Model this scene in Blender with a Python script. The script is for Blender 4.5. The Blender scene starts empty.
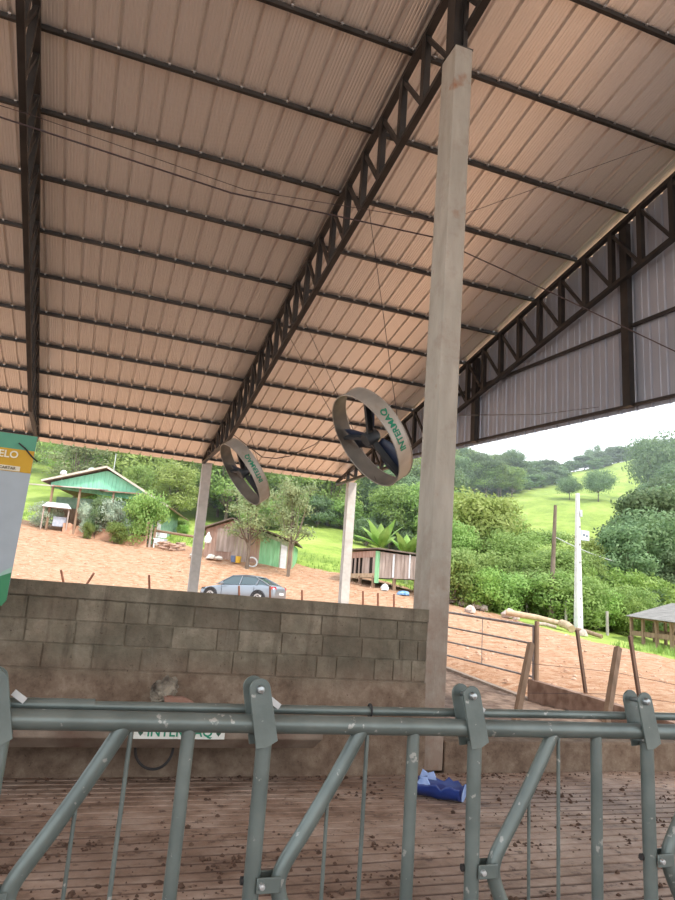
import bpy, bmesh, math, random
import numpy as np
from mathutils import Vector, Matrix, Quaternion
random.seed(7); rng = np.random.default_rng(7)
S = bpy.context.scene
COL = S.collection
R = math.radians

# ------------------------------------------------------------------ camera, sky, sun, exposure
F = 685.0; CX, CY = 337.5, 450.0
ax = np.array([2014, 305, 685.]); ax /= np.linalg.norm(ax)
au = np.array([218, -2980, 685.]); au -= ax * (au @ ax); au /= np.linalg.norm(au)
ay = np.cross(au, ax)
RW = np.array([ax, ay, au])                 # world <- surveyed camera axes (x right, y down, z forward)
EYE = np.array([0, 0, 1.5])
cam = bpy.data.cameras.new('camera'); cam_o = bpy.data.objects.new('camera', cam); COL.objects.link(cam_o)
cam.sensor_fit = 'VERTICAL'; cam.sensor_height = 24.0; cam.lens = 24.0 * F / 900.0
cam.clip_start = 0.05; cam.clip_end = 900
B = RW @ np.diag([1, -1, -1])
cam_o.matrix_world = Matrix([[B[0][0], B[0][1], B[0][2], 0], [B[1][0], B[1][1], B[1][2], 0], [B[2][0], B[2][1], B[2][2], 1.5], [0, 0, 0, 1]])
S.camera = cam_o
world = bpy.data.worlds.new('sky'); S.world = world; world.use_nodes = True
wn = world.node_tree; wn.nodes.clear()
wo = wn.nodes.new('ShaderNodeOutputWorld'); bg = wn.nodes.new('ShaderNodeBackground')
tc = wn.nodes.new('ShaderNodeTexCoord'); sep = wn.nodes.new('ShaderNodeSeparateXYZ'); rp = wn.nodes.new('ShaderNodeValToRGB')
wn.links.new(tc.outputs['Generated'], sep.inputs[0]); wn.links.new(sep.outputs['Z'], rp.inputs[0])
rp.color_ramp.elements[0].position = 0.0; rp.color_ramp.elements[0].color = (0.93, 0.97, 1.0, 1)
rp.color_ramp.elements[1].position = 0.9; rp.color_ramp.elements[1].color = (0.72, 0.86, 1.0, 1)
wn.links.new(rp.outputs[0], bg.inputs[0]); wn.links.new(bg.outputs[0], wo.inputs[0])
bg.inputs[1].default_value = 1.55
sun = bpy.data.lights.new('sun', 'SUN'); sun.energy = 2.45; sun.angle = R(6); sun.color = (1.0, 0.95, 0.86)
sun_o = bpy.data.objects.new('sun', sun); COL.objects.link(sun_o)
sun_o.rotation_euler = Vector((-0.25, 0.58, -0.76)).to_track_quat('-Z', 'Y').to_euler()   # high, from behind the camera's right
S.view_settings.view_transform = 'Standard'; S.view_settings.look = 'None'
S.view_settings.gamma = 1.0; S.view_settings.use_curve_mapping = False
S.view_settings.exposure = 0.68

# ------------------------------------------------------------------ survey helpers
def ray(px, py): return RW @ np.array([(px - CX) / F, (py - CY) / F, 1.0])
def W(px, py, d):                           # a surveyed point at d metres along the view
    return EYE + ray(px, py) * d
def hor(px):                                # unit-depth ground direction of an azimuth
    y = 579.0 + 0.0732 * px
    return ray(px, y)
ROOF_S = 0.2
def roof_z(y): return 6.45 + ROOF_S * (24.81 - y)

# ------------------------------------------------------------------ materials
MATS = {}
def mat(name, c1, c2=None, rough=0.7, metal=0.0, scale=4.0, bump=0.0, bscale=None, stretch=(1, 1, 1), spec=0.4, detail=6, c3=None, c3lo=0.55, c3hi=0.7, c3scale=1.3):
    if name in MATS: return MATS[name]
    m = bpy.data.materials.new(name); m.use_nodes = True; nt = m.node_tree; N = nt.nodes; L = nt.links
    p = N['Principled BSDF']; p.inputs['Roughness'].default_value = rough; p.inputs['Metallic'].default_value = metal
    p.inputs['Specular IOR Level'].default_value = spec
    p.inputs['Base Color'].default_value = (*c1, 1)
    tcn = N.new('ShaderNodeTexCoord'); mp = N.new('ShaderNodeMapping'); mp.inputs['Scale'].default_value = stretch
    L.new(tcn.outputs['Object'], mp.inputs[0])
    if c2 is not None:
        n = N.new('ShaderNodeTexNoise'); n.inputs['Scale'].default_value = scale; n.inputs['Detail'].default_value = detail
        L.new(mp.outputs[0], n.inputs['Vector'])
        r = N.new('ShaderNodeValToRGB'); r.color_ramp.elements[0].position = 0.35; r.color_ramp.elements[1].position = 0.65
        r.color_ramp.elements[0].color = (*c1, 1); r.color_ramp.elements[1].color = (*c2, 1)
        L.new(n.outputs[0], r.inputs[0]); last = r.outputs[0]
        if c3 is not None:
            n3 = N.new('ShaderNodeTexNoise'); n3.inputs['Scale'].default_value = c3scale; n3.inputs['Detail'].default_value = 8
            L.new(tcn.outputs['Object'], n3.inputs['Vector'])
            r3 = N.new('ShaderNodeValToRGB'); r3.color_ramp.elements[0].position = c3lo; r3.color_ramp.elements[1].position = c3hi
            mx = N.new('ShaderNodeMixRGB'); L.new(n3.outputs[0], r3.inputs[0]); L.new(r3.outputs[0], mx.inputs[0])
            L.new(last, mx.inputs[1]); mx.inputs[2].default_value = (*c3, 1); last = mx.outputs[0]
        L.new(last, p.inputs['Base Color'])
    if bump:
        nb = N.new('ShaderNodeTexNoise'); nb.inputs['Scale'].default_value = bscale or scale * 5; nb.inputs['Detail'].default_value = 6
        L.new(mp.outputs[0], nb.inputs['Vector'])
        b = N.new('ShaderNodeBump'); b.inputs['Strength'].default_value = bump; b.inputs['Distance'].default_value = 0.02
        L.new(nb.outputs[0], b.inputs['Height']); L.new(b.outputs[0], p.inputs['Normal'])
    MATS[name] = m; return m

def leaf_mat(name, c1, c2, trans=0.3):
    m = bpy.data.materials.new(name); m.use_nodes = True; nt = m.node_tree; N = nt.nodes; L = nt.links
    p = N['Principled BSDF']; p.inputs['Roughness'].default_value = 0.55; p.inputs['Specular IOR Level'].default_value = 0.25
    tcn = N.new('ShaderNodeTexCoord'); n = N.new('ShaderNodeTexNoise'); n.inputs['Scale'].default_value = 1.1; n.inputs['Detail'].default_value = 3
    L.new(tcn.outputs['Object'], n.inputs['Vector'])
    r = N.new('ShaderNodeValToRGB'); r.color_ramp.elements[0].position = 0.38; r.color_ramp.elements[1].position = 0.62
    r.color_ramp.elements[0].color = (*c1, 1); r.color_ramp.elements[1].color = (*c2, 1)
    L.new(n.outputs[0], r.inputs[0])
    oi = N.new('ShaderNodeObjectInfo'); hs = N.new('ShaderNodeHueSaturation')
    ma = N.new('ShaderNodeMapRange'); ma.inputs[3].default_value = 0.72; ma.inputs[4].default_value = 1.25
    L.new(oi.outputs['Random'], ma.inputs[0]); L.new(ma.outputs[0], hs.inputs['Value'])
    mb_ = N.new('ShaderNodeMapRange'); mb_.inputs[3].default_value = 0.485; mb_.inputs[4].default_value = 0.515
    L.new(oi.outputs['Random'], mb_.inputs[0]); L.new(mb_.outputs[0], hs.inputs['Hue'])
    L.new(r.outputs[0], hs.inputs['Color']); L.new(hs.outputs[0], p.inputs['Base Color'])
    t = N.new('ShaderNodeBsdfTranslucent'); L.new(hs.outputs[0], t.inputs[0])
    mx = N.new('ShaderNodeMixShader'); mx.inputs[0].default_value = trans
    L.new(p.outputs[0], mx.inputs[1]); L.new(t.outputs[0], mx.inputs[2]); L.new(mx.outputs[0], N['Material Output'].inputs[0])
    return m

concrete = mat('pale_concrete', (0.33, 0.30, 0.25), (0.43, 0.39, 0.33), 0.9, scale=5, bump=0.4, bscale=30, stretch=(1, 1, .25), c3=(0.28, 0.13, 0.07), c3lo=.63, c3hi=.72, c3scale=2.0)
_nt = concrete.node_tree; _N = _nt.nodes; _L = _nt.links; _p = _N['Principled BSDF']; _src = _p.inputs['Base Color'].links[0].from_socket
_tc = _N.new('ShaderNodeTexCoord'); _sp = _N.new('ShaderNodeSeparateXYZ'); _L.new(_tc.outputs['Object'], _sp.inputs[0])
_nz = _N.new('ShaderNodeTexNoise'); _nz.inputs['Scale'].default_value = 3.5; _nz.inputs['Detail'].default_value = 9; _nz.inputs['Roughness'].default_value = .7; _L.new(_tc.outputs['Object'], _nz.inputs['Vector'])
_mr = _N.new('ShaderNodeMapRange'); _mr.inputs[1].default_value = 2.6; _mr.inputs[2].default_value = .4; _L.new(_sp.outputs['Z'], _mr.inputs[0])
_ma = _N.new('ShaderNodeMath'); _ma.operation = 'MULTIPLY_ADD'; _L.new(_nz.outputs[0], _ma.inputs[0]); _ma.inputs[1].default_value = 2.4; _ma.inputs[2].default_value = -1.25
_m2 = _N.new('ShaderNodeMath'); _m2.operation = 'ADD'; _m2.use_clamp = True; _L.new(_ma.outputs[0], _m2.inputs[0]); _L.new(_mr.outputs[0], _m2.inputs[1])
_m3 = _N.new('ShaderNodeMath'); _m3.operation = 'MULTIPLY'; _L.new(_m2.outputs[0], _m3.inputs[0]); _m3.inputs[1].default_value = .8
_mx = _N.new('ShaderNodeMixRGB'); _L.new(_m3.outputs[0], _mx.inputs[0]); _L.new(_src, _mx.inputs[1]); _mx.inputs[2].default_value = (.22, .14, .10, 1); _L.new(_mx.outputs[0], _p.inputs['Base Color'])
concrete_white = mat('white_concrete', (0.50, 0.47, 0.43), (0.62, 0.58, 0.54), 0.9, scale=4, bump=0.3, bscale=25)
steel_dark = mat('dark_painted_steel', (0.022, 0.019, 0.017), (0.04, 0.034, 0.030), 0.45, 0.1, scale=3, spec=.4)
fence_grey = mat('grey_green_paint', (0.115, 0.14, 0.13), (0.17, 0.20, 0.185), 0.36, 0.3, scale=7, bump=0.05, bscale=40, spec=.6, c3=(0.36, 0.36, 0.33), c3lo=.66, c3hi=.69, c3scale=26)
galv = mat('galvanised', (0.48, 0.48, 0.48), (0.62, 0.62, 0.61), 0.4, 0.7, scale=10)
bolt_m = mat('bolt_steel', (0.30, 0.32, 0.32), (0.4, 0.42, 0.42), 0.3, 0.8, scale=10)
black_rubber = mat('black_rubber', (0.02, 0.02, 0.02), (0.035, 0.03, 0.03), 0.6, scale=8)
wire_m = mat('dark_wire', (0.05, 0.03, 0.03), None, 0.6)
plank_grey = mat('weathered_plank', (0.30, 0.23, 0.19), (0.48, 0.38, 0.33), 0.9, scale=6, stretch=(1, 1, .12), bump=.3)
plank_red = mat('reddish_plank', (0.34, 0.20, 0.15), (0.46, 0.31, 0.25), 0.9, scale=5, stretch=(1, 1, .12), bump=.3)
plank_green = mat('green_painted_plank', (0.20, 0.46, 0.22), (0.32, 0.62, 0.34), 0.8, scale=5, stretch=(1, 1, .2))
mint = mat('mint_boards', (0.20, 0.52, 0.33), (0.28, 0.62, 0.42), 0.8, scale=5, stretch=(1, 1, .2))
white_paint = mat('white_paint', (0.66, 0.66, 0.66), (0.76, 0.76, 0.76), 0.6, scale=5)
wood_dark = mat('dark_wood', (0.09, 0.055, 0.04), (0.16, 0.10, 0.07), 0.9, scale=8, stretch=(1, 1, .15), bump=.3)
wood_mid = mat('brown_wood', (0.22, 0.14, 0.09), (0.32, 0.21, 0.14), 0.9, scale=8, stretch=(1, 1, .15), bump=.3)
wood_pale = mat('pale_log', (0.42, 0.30, 0.19), (0.54, 0.40, 0.27), 0.9, scale=5, bump=.3)
tile_roof = mat('old_roof_tile', (0.24, 0.13, 0.09), (0.34, 0.22, 0.17), 0.9, scale=4, bump=.4)
asb_roof = mat('fibre_cement_sheet', (0.15, 0.14, 0.13), (0.25, 0.23, 0.215), 0.9, scale=3, bump=.2)
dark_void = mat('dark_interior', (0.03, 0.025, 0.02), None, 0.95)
bark = mat('bark', (0.13, 0.095, 0.07), (0.22, 0.17, 0.13), 0.95, scale=6, stretch=(1, 1, .3), bump=.4)
bark_pale = mat('pale_bark', (0.34, 0.30, 0.26), (0.46, 0.42, 0.37), 0.95, scale=6, stretch=(1, 1, .3), bump=.4)
fan_m = mat('fan_steel', (0.33, 0.30, 0.26), (0.44, 0.40, 0.35), 0.42, 0.35, scale=3, spec=.5, c3=(0.30, 0.20, 0.13), c3lo=.58, c3hi=.75, c3scale=2.5)
fan_dark = mat('fan_dark_steel', (0.04, 0.045, 0.05), (0.07, 0.075, 0.08), 0.5, 0.3, scale=3)
blade_m = mat('navy_blade', (0.02, 0.03, 0.06), (0.03, 0.045, 0.085), 0.4, scale=3)
green_text = mat('green_lettering', (0.01, 0.22, 0.12), None, 0.5)

# ------------------------------------------------------------------ mesh helpers
class MB:
    def __init__(s): s.v = []; s.f = []
    def add(s, vs, fs):
        o = len(s.v); s.v += [tuple(map(float, v)) for v in vs]; s.f += [tuple(i + o for i in f) for f in fs]; return s
    def box(s, c, size, rz=0.0, rot=None):
        m = rot or Matrix.Rotation(rz, 3, 'Z'); hx, hy, hz = [k / 2 for k in size]; c = Vector(c)
        vs = [c + m @ Vector((x * hx, y * hy, z * hz)) for x in (-1, 1) for y in (-1, 1) for z in (-1, 1)]
        return s.add(vs, [(0, 1, 3, 2), (4, 6, 7, 5), (0, 4, 5, 1), (2, 3, 7, 6), (0, 2, 6, 4), (1, 5, 7, 3)])
    def beam(s, a, b, w, h, up=(0, 0, 1)):            # rectangular bar from a to b
        a = Vector(a); b = Vector(b); d = (b - a).normalized(); u = Vector(up)
        x = d.cross(u)
        if x.length < 1e-4: x = d.cross(Vector((1, 0, 0)))
        x.normalize(); z = x.cross(d).normalized(); vs = []
        for p in (a, b):
            for i, j in ((-1, -1), (1, -1), (1, 1), (-1, 1)): vs.append(p + x * (i * w / 2) + z * (j * h / 2))
        return s.add(vs, [(0, 3, 2, 1), (4, 5, 6, 7), (0, 1, 5, 4), (1, 2, 6, 5), (2, 3, 7, 6), (3, 0, 4, 7)])
    def tube(s, pts, r, n=10, cap=True):
        pts = [Vector(p) for p in pts]; rs = r if isinstance(r, (list, tuple)) else [r] * len(pts); prev = None; rings = []
        for i, p in enumerate(pts):
            d = (pts[min(i + 1, len(pts) - 1)] - pts[max(i - 1, 0)]).normalized()
            if prev is None:
                x = d.cross(Vector((0, 0, 1)))
                if x.length < 1e-3: x = d.cross(Vector((1, 0, 0)))
                x.normalize()
            else: x = (prev - d * prev.dot(d)).normalized()
            prev = x; y = d.cross(x)
            rings.append([p + (x * math.cos(2 * math.pi * k / n) + y * math.sin(2 * math.pi * k / n)) * rs[i] for k in range(n)])
        vs = [v for q in rings for v in q]; fs = []
        for i in range(len(rings) - 1):
            for k in range(n):
                k2 = (k + 1) % n; fs.append((i * n + k, i * n + k2, (i + 1) * n + k2, (i + 1) * n + k))
        if cap: fs.append(tuple(range(n))[::-1]); fs.append(tuple(len(vs) - n + k for k in range(n)))
        return s.add(vs, fs)
    def prism(s, poly, a, b):                          # poly: list of 3-D points, extruded by vector b-a
        d = Vector(b) - Vector(a); n = len(poly); p = [Vector(q) for q in poly]
        return s.add(p + [q + d for q in p], [tuple(range(n))[::-1], tuple(range(n, 2 * n))] + [(i, (i + 1) % n, n + (i + 1) % n, n + i) for i in range(n)])
    def lathe(s, prof, c, n=16, axis='Z'):
        vs = []; fs = []; c = Vector(c); k = len(prof)
        for i in range(n):
            t = 2 * math.pi * i / n
            for r, z in prof:
                if axis == 'Z': q = Vector((r * math.cos(t), r * math.sin(t), z))
                elif axis == 'Y': q = Vector((r * math.cos(t), z, r * math.sin(t)))
                else: q = Vector((z, r * math.cos(t), r * math.sin(t)))
                vs.append(c + q)
        for i in range(n):
            j = (i + 1) % n
            for q in range(k - 1): fs.append((i * k + q, j * k + q, j * k + q + 1, i * k + q + 1))
        return s.add(vs, fs)
    def build(s, name, m, parent=None, smooth=False, bevel=0):
        me = bpy.data.meshes.new(name); me.from_pydata(s.v, [], s.f)
        bm = bmesh.new(); bm.from_mesh(me); bmesh.ops.recalc_face_normals(bm, faces=bm.faces); bm.to_mesh(me); bm.free()
        me.materials.append(m)
        if smooth: me.shade_smooth(); me.set_sharp_from_angle(angle=R(40))
        o = bpy.data.objects.new(name, me); COL.objects.link(o)
        if parent is not None: o.parent = parent
        if bevel:
            b = o.modifiers.new('bevel', 'BEVEL'); b.width = bevel; b.segments = 2; b.limit_method = 'ANGLE'
        return o
def tag(o, label=None, cat=None, group=None, kind=None):
    if label: o['label'] = label
    if cat: o['category'] = cat
    if group: o['group'] = group
    if kind: o['kind'] = kind
    return o
def empty(name, loc=(0, 0, 0), rz=0.0):
    o = bpy.data.objects.new(name, None); COL.objects.link(o); o.location = loc; o.rotation_euler = (0, 0, rz); o.empty_display_size = .2; return o
def kids(o): return [c for c in bpy.data.objects if c.parent == o]
KID = {}
def copy_tree(o, parent=None):
    if o.name not in KID: KID[o.name] = kids(o)
    c = o.copy(); COL.objects.link(c); c.parent = parent
    for ch in KID[o.name]: copy_tree(ch, c)
    return c
def text_mesh(txt, size, depth=0.002, bold=0.0):
    cu = bpy.data.curves.new('lettering', 'FONT'); cu.body = txt; cu.size = size; cu.extrude = depth; cu.offset = bold; cu.align_x = 'CENTER'; cu.align_y = 'CENTER'; cu.resolution_u = 3
    o = bpy.data.objects.new('lettering', cu); COL.objects.link(o); bpy.context.view_layer.update()
    me = bpy.data.meshes.new_from_object(o.evaluated_get(bpy.context.evaluated_depsgraph_get()))
    bpy.data.objects.remove(o); return me

# ------------------------------------------------------------------ terrain
def Wc(px, py, d): p = W(px, py, d); return (p[0], p[1], p[2])
ctrl = [(9.3, 16, .17), (9.3, 12.7, -.05), (9.3, 9.6, -.02), (9.3, 6.4, 0), (9.3, 2, -.05), (9.3, -4, -.1), (9.3, -15, -.2), (-8, -15, 0), (-8, 0, 0), (0, -15, 0), (0, 0, 0), (0, 6.4, 0), (4, 12, 0.02), (-8, 8, .05), (0, 16, .1), (6, 16, .1),
        (0, 25, .6), (-6, 25, .7), (6, 25, .65), (9.3, 20, .5), (-20, 8, .6), (-20, 25, 1.5), (20, -15, -.6), (14, 2, -.2), (25, 5, -.7), (45, 10, -1.5), (60, 30, -.5), (-40, 10, 3), (-40, -15, 1), (60, -15, -2)]
for q in [(640, 700, 14), (675, 700, 14), (500, 652, 24), (600, 652, 24), (675, 655, 27), (455, 618, 30), (530, 626, 33), (577, 631, 34), (620, 641, 33), (530, 614, 40), (675, 645, 34), (450, 602, 40),
          (200, 601, 36), (245, 600, 36.5), (290, 604, 36), (400, 604, 34), (345, 602, 34), (60, 585, 30), (0, 581, 30), (20, 523, 51), (60, 528, 51), (110, 537, 51), (150, 547, 51), (100, 560, 42), (204, 554, 46), (247, 562, 45.5), (290, 570, 45), (245, 582, 41),
          (352, 581, 41), (376, 588, 39.5), (415, 590, 39), (315, 568, 48), (320, 545, 58), (0, 500, 72), (100, 500, 75), (200, 520, 72), (330, 525, 75), (450, 565, 75), (530, 550, 85), (640, 550, 85), (675, 565, 80),
          (520, 505, 120), (600, 500, 120), (530, 488, 150), (640, 458, 180), (675, 450, 180), (580, 473, 172), (520, 484, 165), (0, 425, 150), (200, 435, 150), (350, 450, 150), (450, 485, 165), (450, 530, 110), (675, 510, 120)]:
    ctrl.append(Wc(*q))
for px in (-250, -100, 50, 200, 350, 450, 520, 600, 675, 800):
    d = hor(px) * 235; zt = {450: 36, 520: 40, 600: 46, 675: 50, 800: 50}.get(px, 44); ctrl.append((d[0], d[1], zt))
for px, d, z in ((-250, 60, 8), (-250, 120, 24), (-250, 170, 38), (800, 60, 1), (800, 120, 18), (800, 180, 42), (800, 35, -.5)):
    q = hor(px) * d; ctrl.append((q[0], q[1], z))
ctrl = np.array(ctrl)
def _fit(c):
    n = len(c); D = np.linalg.norm(c[:, None, :2] - c[None, :, :2], axis=-1)
    A = np.zeros((n + 3, n + 3)); A[:n, :n] = -D + np.eye(n) * 0.3; A[:n, n] = 1; A[:n, n + 1:] = c[:, :2]; A[n, :n] = 1; A[n + 1:, :n] = c[:, :2].T
    return np.linalg.solve(A, np.r_[c[:, 2], 0, 0, 0])
_w = _fit(ctrl)
def ground(P):
    P = np.atleast_2d(np.array(P, float)); D = np.sqrt(((P[:, None, :] - ctrl[None, :, :2]) ** 2).sum(-1) + 2.0)
    z = -D @ _w[:len(ctrl)] + _w[len(ctrl)] + P @ _w[len(ctrl) + 1:]
    x, y = P[:, 0], P[:, 1]
    k = np.clip(np.minimum(np.minimum((9.2 - x) / .5, (x + 9) / 3), np.minimum((24.5 - y) / 2.5, (y + 12) / 4)), 0, 1)      # the paved alley inside the barn is level
    return z * (1 - k) + (-0.35) * k
def gz(x, y): return float(ground([(x, y)])[0])
bnd = np.array([(hor(p) * d)[:2] for p, d in ((-300, 60), (0, 53), (150, 53), (200, 50), (296, 48), (310, 46.5), (350, 46), (400, 43.5), (440, 37.5), (500, 36.5), (540, 35.5), (580, 34.2), (620, 32), (650, 29), (690, 25), (760, 22))])
def in_pasture_px(px, d):
    return 508 < px < 645
xs = np.concatenate([np.arange(-90, -12, 3.0), np.arange(-12, 60, .75), np.arange(60, 262, 3.0)])
ys = np.concatenate([np.arange(-20, 4, 2.0), np.arange(4, 60, .75), np.arange(60, 262, 3.0)])
GX, GY = np.meshgrid(xs, ys); PT = np.c_[GX.ravel(), GY.ravel()]
Z = np.concatenate([ground(PT[i:i + 4000]) for i in range(0, len(PT), 4000)])
nrm = np.sin(PT[:, 0] * 1.3 + 2 * np.sin(PT[:, 1] * .9)) * np.cos(PT[:, 1] * 1.1 + np.sin(PT[:, 0] * .7))
out = (PT[:, 0] > 9.6) | (PT[:, 1] > 26)
Z = Z + np.where(out, nrm * 0.05, 0)
nx, ny = len(xs), len(ys)
fs = [(j * nx + i, j * nx + i + 1, (j + 1) * nx + i + 1, (j + 1) * nx + i) for j in range(ny - 1) for i in range(nx - 1)]
me = bpy.data.meshes.new('ground'); me.from_pydata(np.c_[PT, Z].tolist(), [], fs); me.shade_smooth()
yb = np.interp(PT[:, 0], bnd[:, 0], bnd[:, 1]); g = np.clip((PT[:, 1] - yb) / 1.6 + .5, 0, 1)
ca = me.attributes.new('grass', 'FLOAT', 'POINT'); ca.data.foreach_set('value', g.astype(np.float32))
gm = bpy.data.materials.new('dirt_and_grass'); gm.use_nodes = True; nt = gm.node_tree; N = nt.nodes; L = nt.links
p = N['Principled BSDF']; p.inputs['Roughness'].default_value = .95; p.inputs['Specular IOR Level'].default_value = .1
tcn = N.new('ShaderNodeTexCoord')
def noise(sc, det=8, src=None, rough=.6):
    n = N.new('ShaderNodeTexNoise'); n.inputs['Scale'].default_value = sc; n.inputs['Detail'].default_value = det; n.inputs['Roughness'].default_value = rough
    L.new(src or tcn.outputs['Object'], n.inputs['Vector']); return n.outputs[0]
def ramp(src, *st):
    r = N.new('ShaderNodeValToRGB'); e = r.color_ramp.elements
    while len(e) < len(st): e.new(.5)
    for k, (pp, c) in enumerate(st): e[k].position = pp; e[k].color = (*c, 1)
    L.new(src, r.inputs[0]); return r.outputs[0]
mpg = N.new('ShaderNodeMapping'); mpg.inputs['Scale'].default_value = (1.0, 1.3, 1); mpg.inputs['Rotation'].default_value = (0, 0, .25); L.new(tcn.outputs['Object'], mpg.inputs[0])
dirt = ramp(noise(2.6, 12, mpg.outputs[0], .82), (.32, (.27, .115, .06)), (.45, (.40, .205, .115)), (.56, (.51, .32, .21)), (.70, (.62, .46, .35)))
grassc = ramp(noise(.16, 12, None, .8), (.3, (.14, .20, .05)), (.48, (.27, .35, .07)), (.56, (.35, .43, .10)), (.72, (.44, .50, .17)))
at = N.new('ShaderNodeAttribute'); at.attribute_name = 'grass'
ad = N.new('ShaderNodeMath'); ad.operation = 'MULTIPLY_ADD'; L.new(noise(.8, 8), ad.inputs[0]); ad.inputs[1].default_value = 1.2; ad.inputs[2].default_value = -.6
a2 = N.new('ShaderNodeMath'); a2.operation = 'ADD'; L.new(ad.outputs[0], a2.inputs[0]); L.new(at.outputs['Fac'], a2.inputs[1])
fac = ramp(a2.outputs[0], (.42, (0, 0, 0)), (.58, (1, 1, 1)))
mx = N.new('ShaderNodeMixRGB'); L.new(fac, mx.inputs[0]); L.new(dirt, mx.inputs[1]); L.new(grassc, mx.inputs[2]); L.new(mx.outputs[0], p.inputs['Base Color'])
bp = N.new('ShaderNodeBump'); bp.inputs['Strength'].default_value = .8; bp.inputs['Distance'].default_value = .12; L.new(noise(4.5, 10, None, .7), bp.inputs['Height']); L.new(bp.outputs[0], p.inputs['Normal'])
me.materials.append(gm); go = bpy.data.objects.new('ground', me); COL.objects.link(go); tag(go, kind='structure')

# ------------------------------------------------------------------ barn floor (grooved concrete)
fl = bpy.data.materials.new('grooved_concrete'); fl.use_nodes = True; nt = fl.node_tree; N = nt.nodes; L = nt.links
p = N['Principled BSDF']; p.inputs['Roughness'].default_value = .6; p.inputs['Specular IOR Level'].default_value = .35
tcn = N.new('ShaderNodeTexCoord')
base = ramp(noise(2.2, 10, None, .7), (.32, (.12, .068, .043)), (.48, (.31, .205, .15)), (.68, (.47, .35, .28)))
mk = ramp(noise(9, 8, None, .7), (.56, (0, 0, 0)), (.66, (1, 1, 1)))
mx = N.new('ShaderNodeMixRGB'); L.new(mk, mx.inputs[0]); L.new(base, mx.inputs[1]); mx.inputs[2].default_value = (.07, .035, .022, 1)
sp = N.new('ShaderNodeSeparateXYZ'); L.new(tcn.outputs['Object'], sp.inputs[0])
gr = N.new('ShaderNodeMapRange'); gr.inputs[1].default_value = -.011; gr.inputs[2].default_value = -.001; L.new(sp.outputs['Z'], gr.inputs[0])
mm = N.new('ShaderNodeMixRGB'); L.new(gr.outputs[0], mm.inputs[0]); mm.inputs[1].default_value = (.07, .038, .026, 1); L.new(mx.outputs[0], mm.inputs[2]); L.new(mm.outputs[0], p.inputs['Base Color'])
bp = N.new('ShaderNodeBump'); bp.inputs['Strength'].default_value = .5; bp.inputs['Distance'].default_value = .015; L.new(noise(25, 8), bp.inputs['Height']); L.new(bp.outputs[0], p.inputs['Normal'])
vy = [-6.0, -5.9]; vz = [-0.3, 0]; y = 1.0
while y < 6.38:
    w_ = .125
    vy += [y, y + .006, y + .024, y + .032]; vz += [0, -.014, -.014, 0]; y += w_
vy += [6.40]; vz += [0]
gxs = np.arange(-8.5, 9.05, .12); gv = []; 
for y, z in zip(vy, vz):
    k = round(y / .125)
    for x in gxs: gv.append((x, y + .006 * math.sin(x * 1.9 + k) + .004 * math.sin(x * 5.3 + k * 2.1), z + (.004 * math.sin(x * 1.1 + y * 2.3) if z == 0 else 0)))
n_ = len(gxs); gf = [(j * n_ + i, j * n_ + i + 1, (j + 1) * n_ + i + 1, (j + 1) * n_ + i) for j in range(len(vy) - 1) for i in range(n_ - 1)]
fm = MB(); fm.v = gv; fm.f = gf; tag(fm.build('floor', fl), kind='structure')

# manure and dirt clods on the alley floor
cl = MB()
def clod(mb, c, r, squash=.5):
    vs = []; n = 6
    for i, (rr, zz) in enumerate(((0.9, 0), (1, .4), (.6, .85))):
        for k in range(n):
            t = 2 * math.pi * k / n + i * .3; q = rr * r * random.uniform(.7, 1.2)
            vs.append((c[0] + q * math.cos(t), c[1] + q * math.sin(t), c[2] + zz * r * squash * 1.5 - .003))
    vs.append((c[0], c[1], c[2] + r * squash * 1.6)); fs = [tuple(range(n))[::-1]]
    for i in range(2):
        for k in range(n): k2 = (k + 1) % n; fs.append((i * n + k, i * n + k2, (i + 1) * n + k2, (i + 1) * n + k))
    for k in range(n): fs.append((2 * n + k, 2 * n + (k + 1) % n, 3 * n))
    mb.add(vs, fs)
cents = [(random.uniform(-1, 7), random.uniform(3.4, 6.2), random.uniform(.08, .3)) for _ in range(70)]
for _ in range(3200):
    if random.random() < .6: c = random.choice(cents); x = random.gauss(c[0], c[2]); y = random.gauss(c[1], c[2] * .5)
    else: x = random.uniform(-1.5, 8.5); y = random.uniform(3, 6.35)
    if random.random() < .15: y = random.uniform(6.2, 6.38)
    if not (2.8 < y < 6.37): continue
    clod(cl, (x, y, 0), abs(random.gauss(0, .0075)) + .003, random.uniform(.3, .8))
manure = mat('dried_manure', (.055, .028, .018), (.13, .075, .05), .9, scale=14, bump=.5)
tag(cl.build('manure_crumbs', manure), 'dark brown manure crumbs scattered over the grooved alley floor', 'manure', kind='stuff')

# ------------------------------------------------------------------ block wall, kerb, curb
bw = bpy.data.materials.new('concrete_block_wall'); bw.use_nodes = True; nt = bw.node_tree; N = nt.nodes; L = nt.links
p = N['Principled BSDF']; p.inputs['Roughness'].default_value = .92; p.inputs['Specular IOR Level'].default_value = .2
tcn = N.new('ShaderNodeTexCoord'); sp = N.new('ShaderNodeSeparateXYZ'); L.new(tcn.outputs['Object'], sp.inputs[0])
blockc = ramp(noise(3, 10, None, .7), (.3, (.10, .088, .064)), (.5, (.175, .15, .11)), (.7, (.29, .25, .19)))
stain = ramp(noise(1.7, 10, None, .75), (.45, (0, 0, 0)), (.7, (1, 1, 1)))
zr = N.new('ShaderNodeMapRange'); zr.inputs[1].default_value = 1.0; zr.inputs[2].default_value = .70; L.new(sp.outputs['Z'], zr.inputs[0])
mu = N.new('ShaderNodeMath'); mu.operation = 'MULTIPLY_ADD'; L.new(stain, mu.inputs[0]); mu.inputs[1].default_value = .45; L.new(zr.outputs[0], mu.inputs[2]); mu.use_clamp = True
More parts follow.
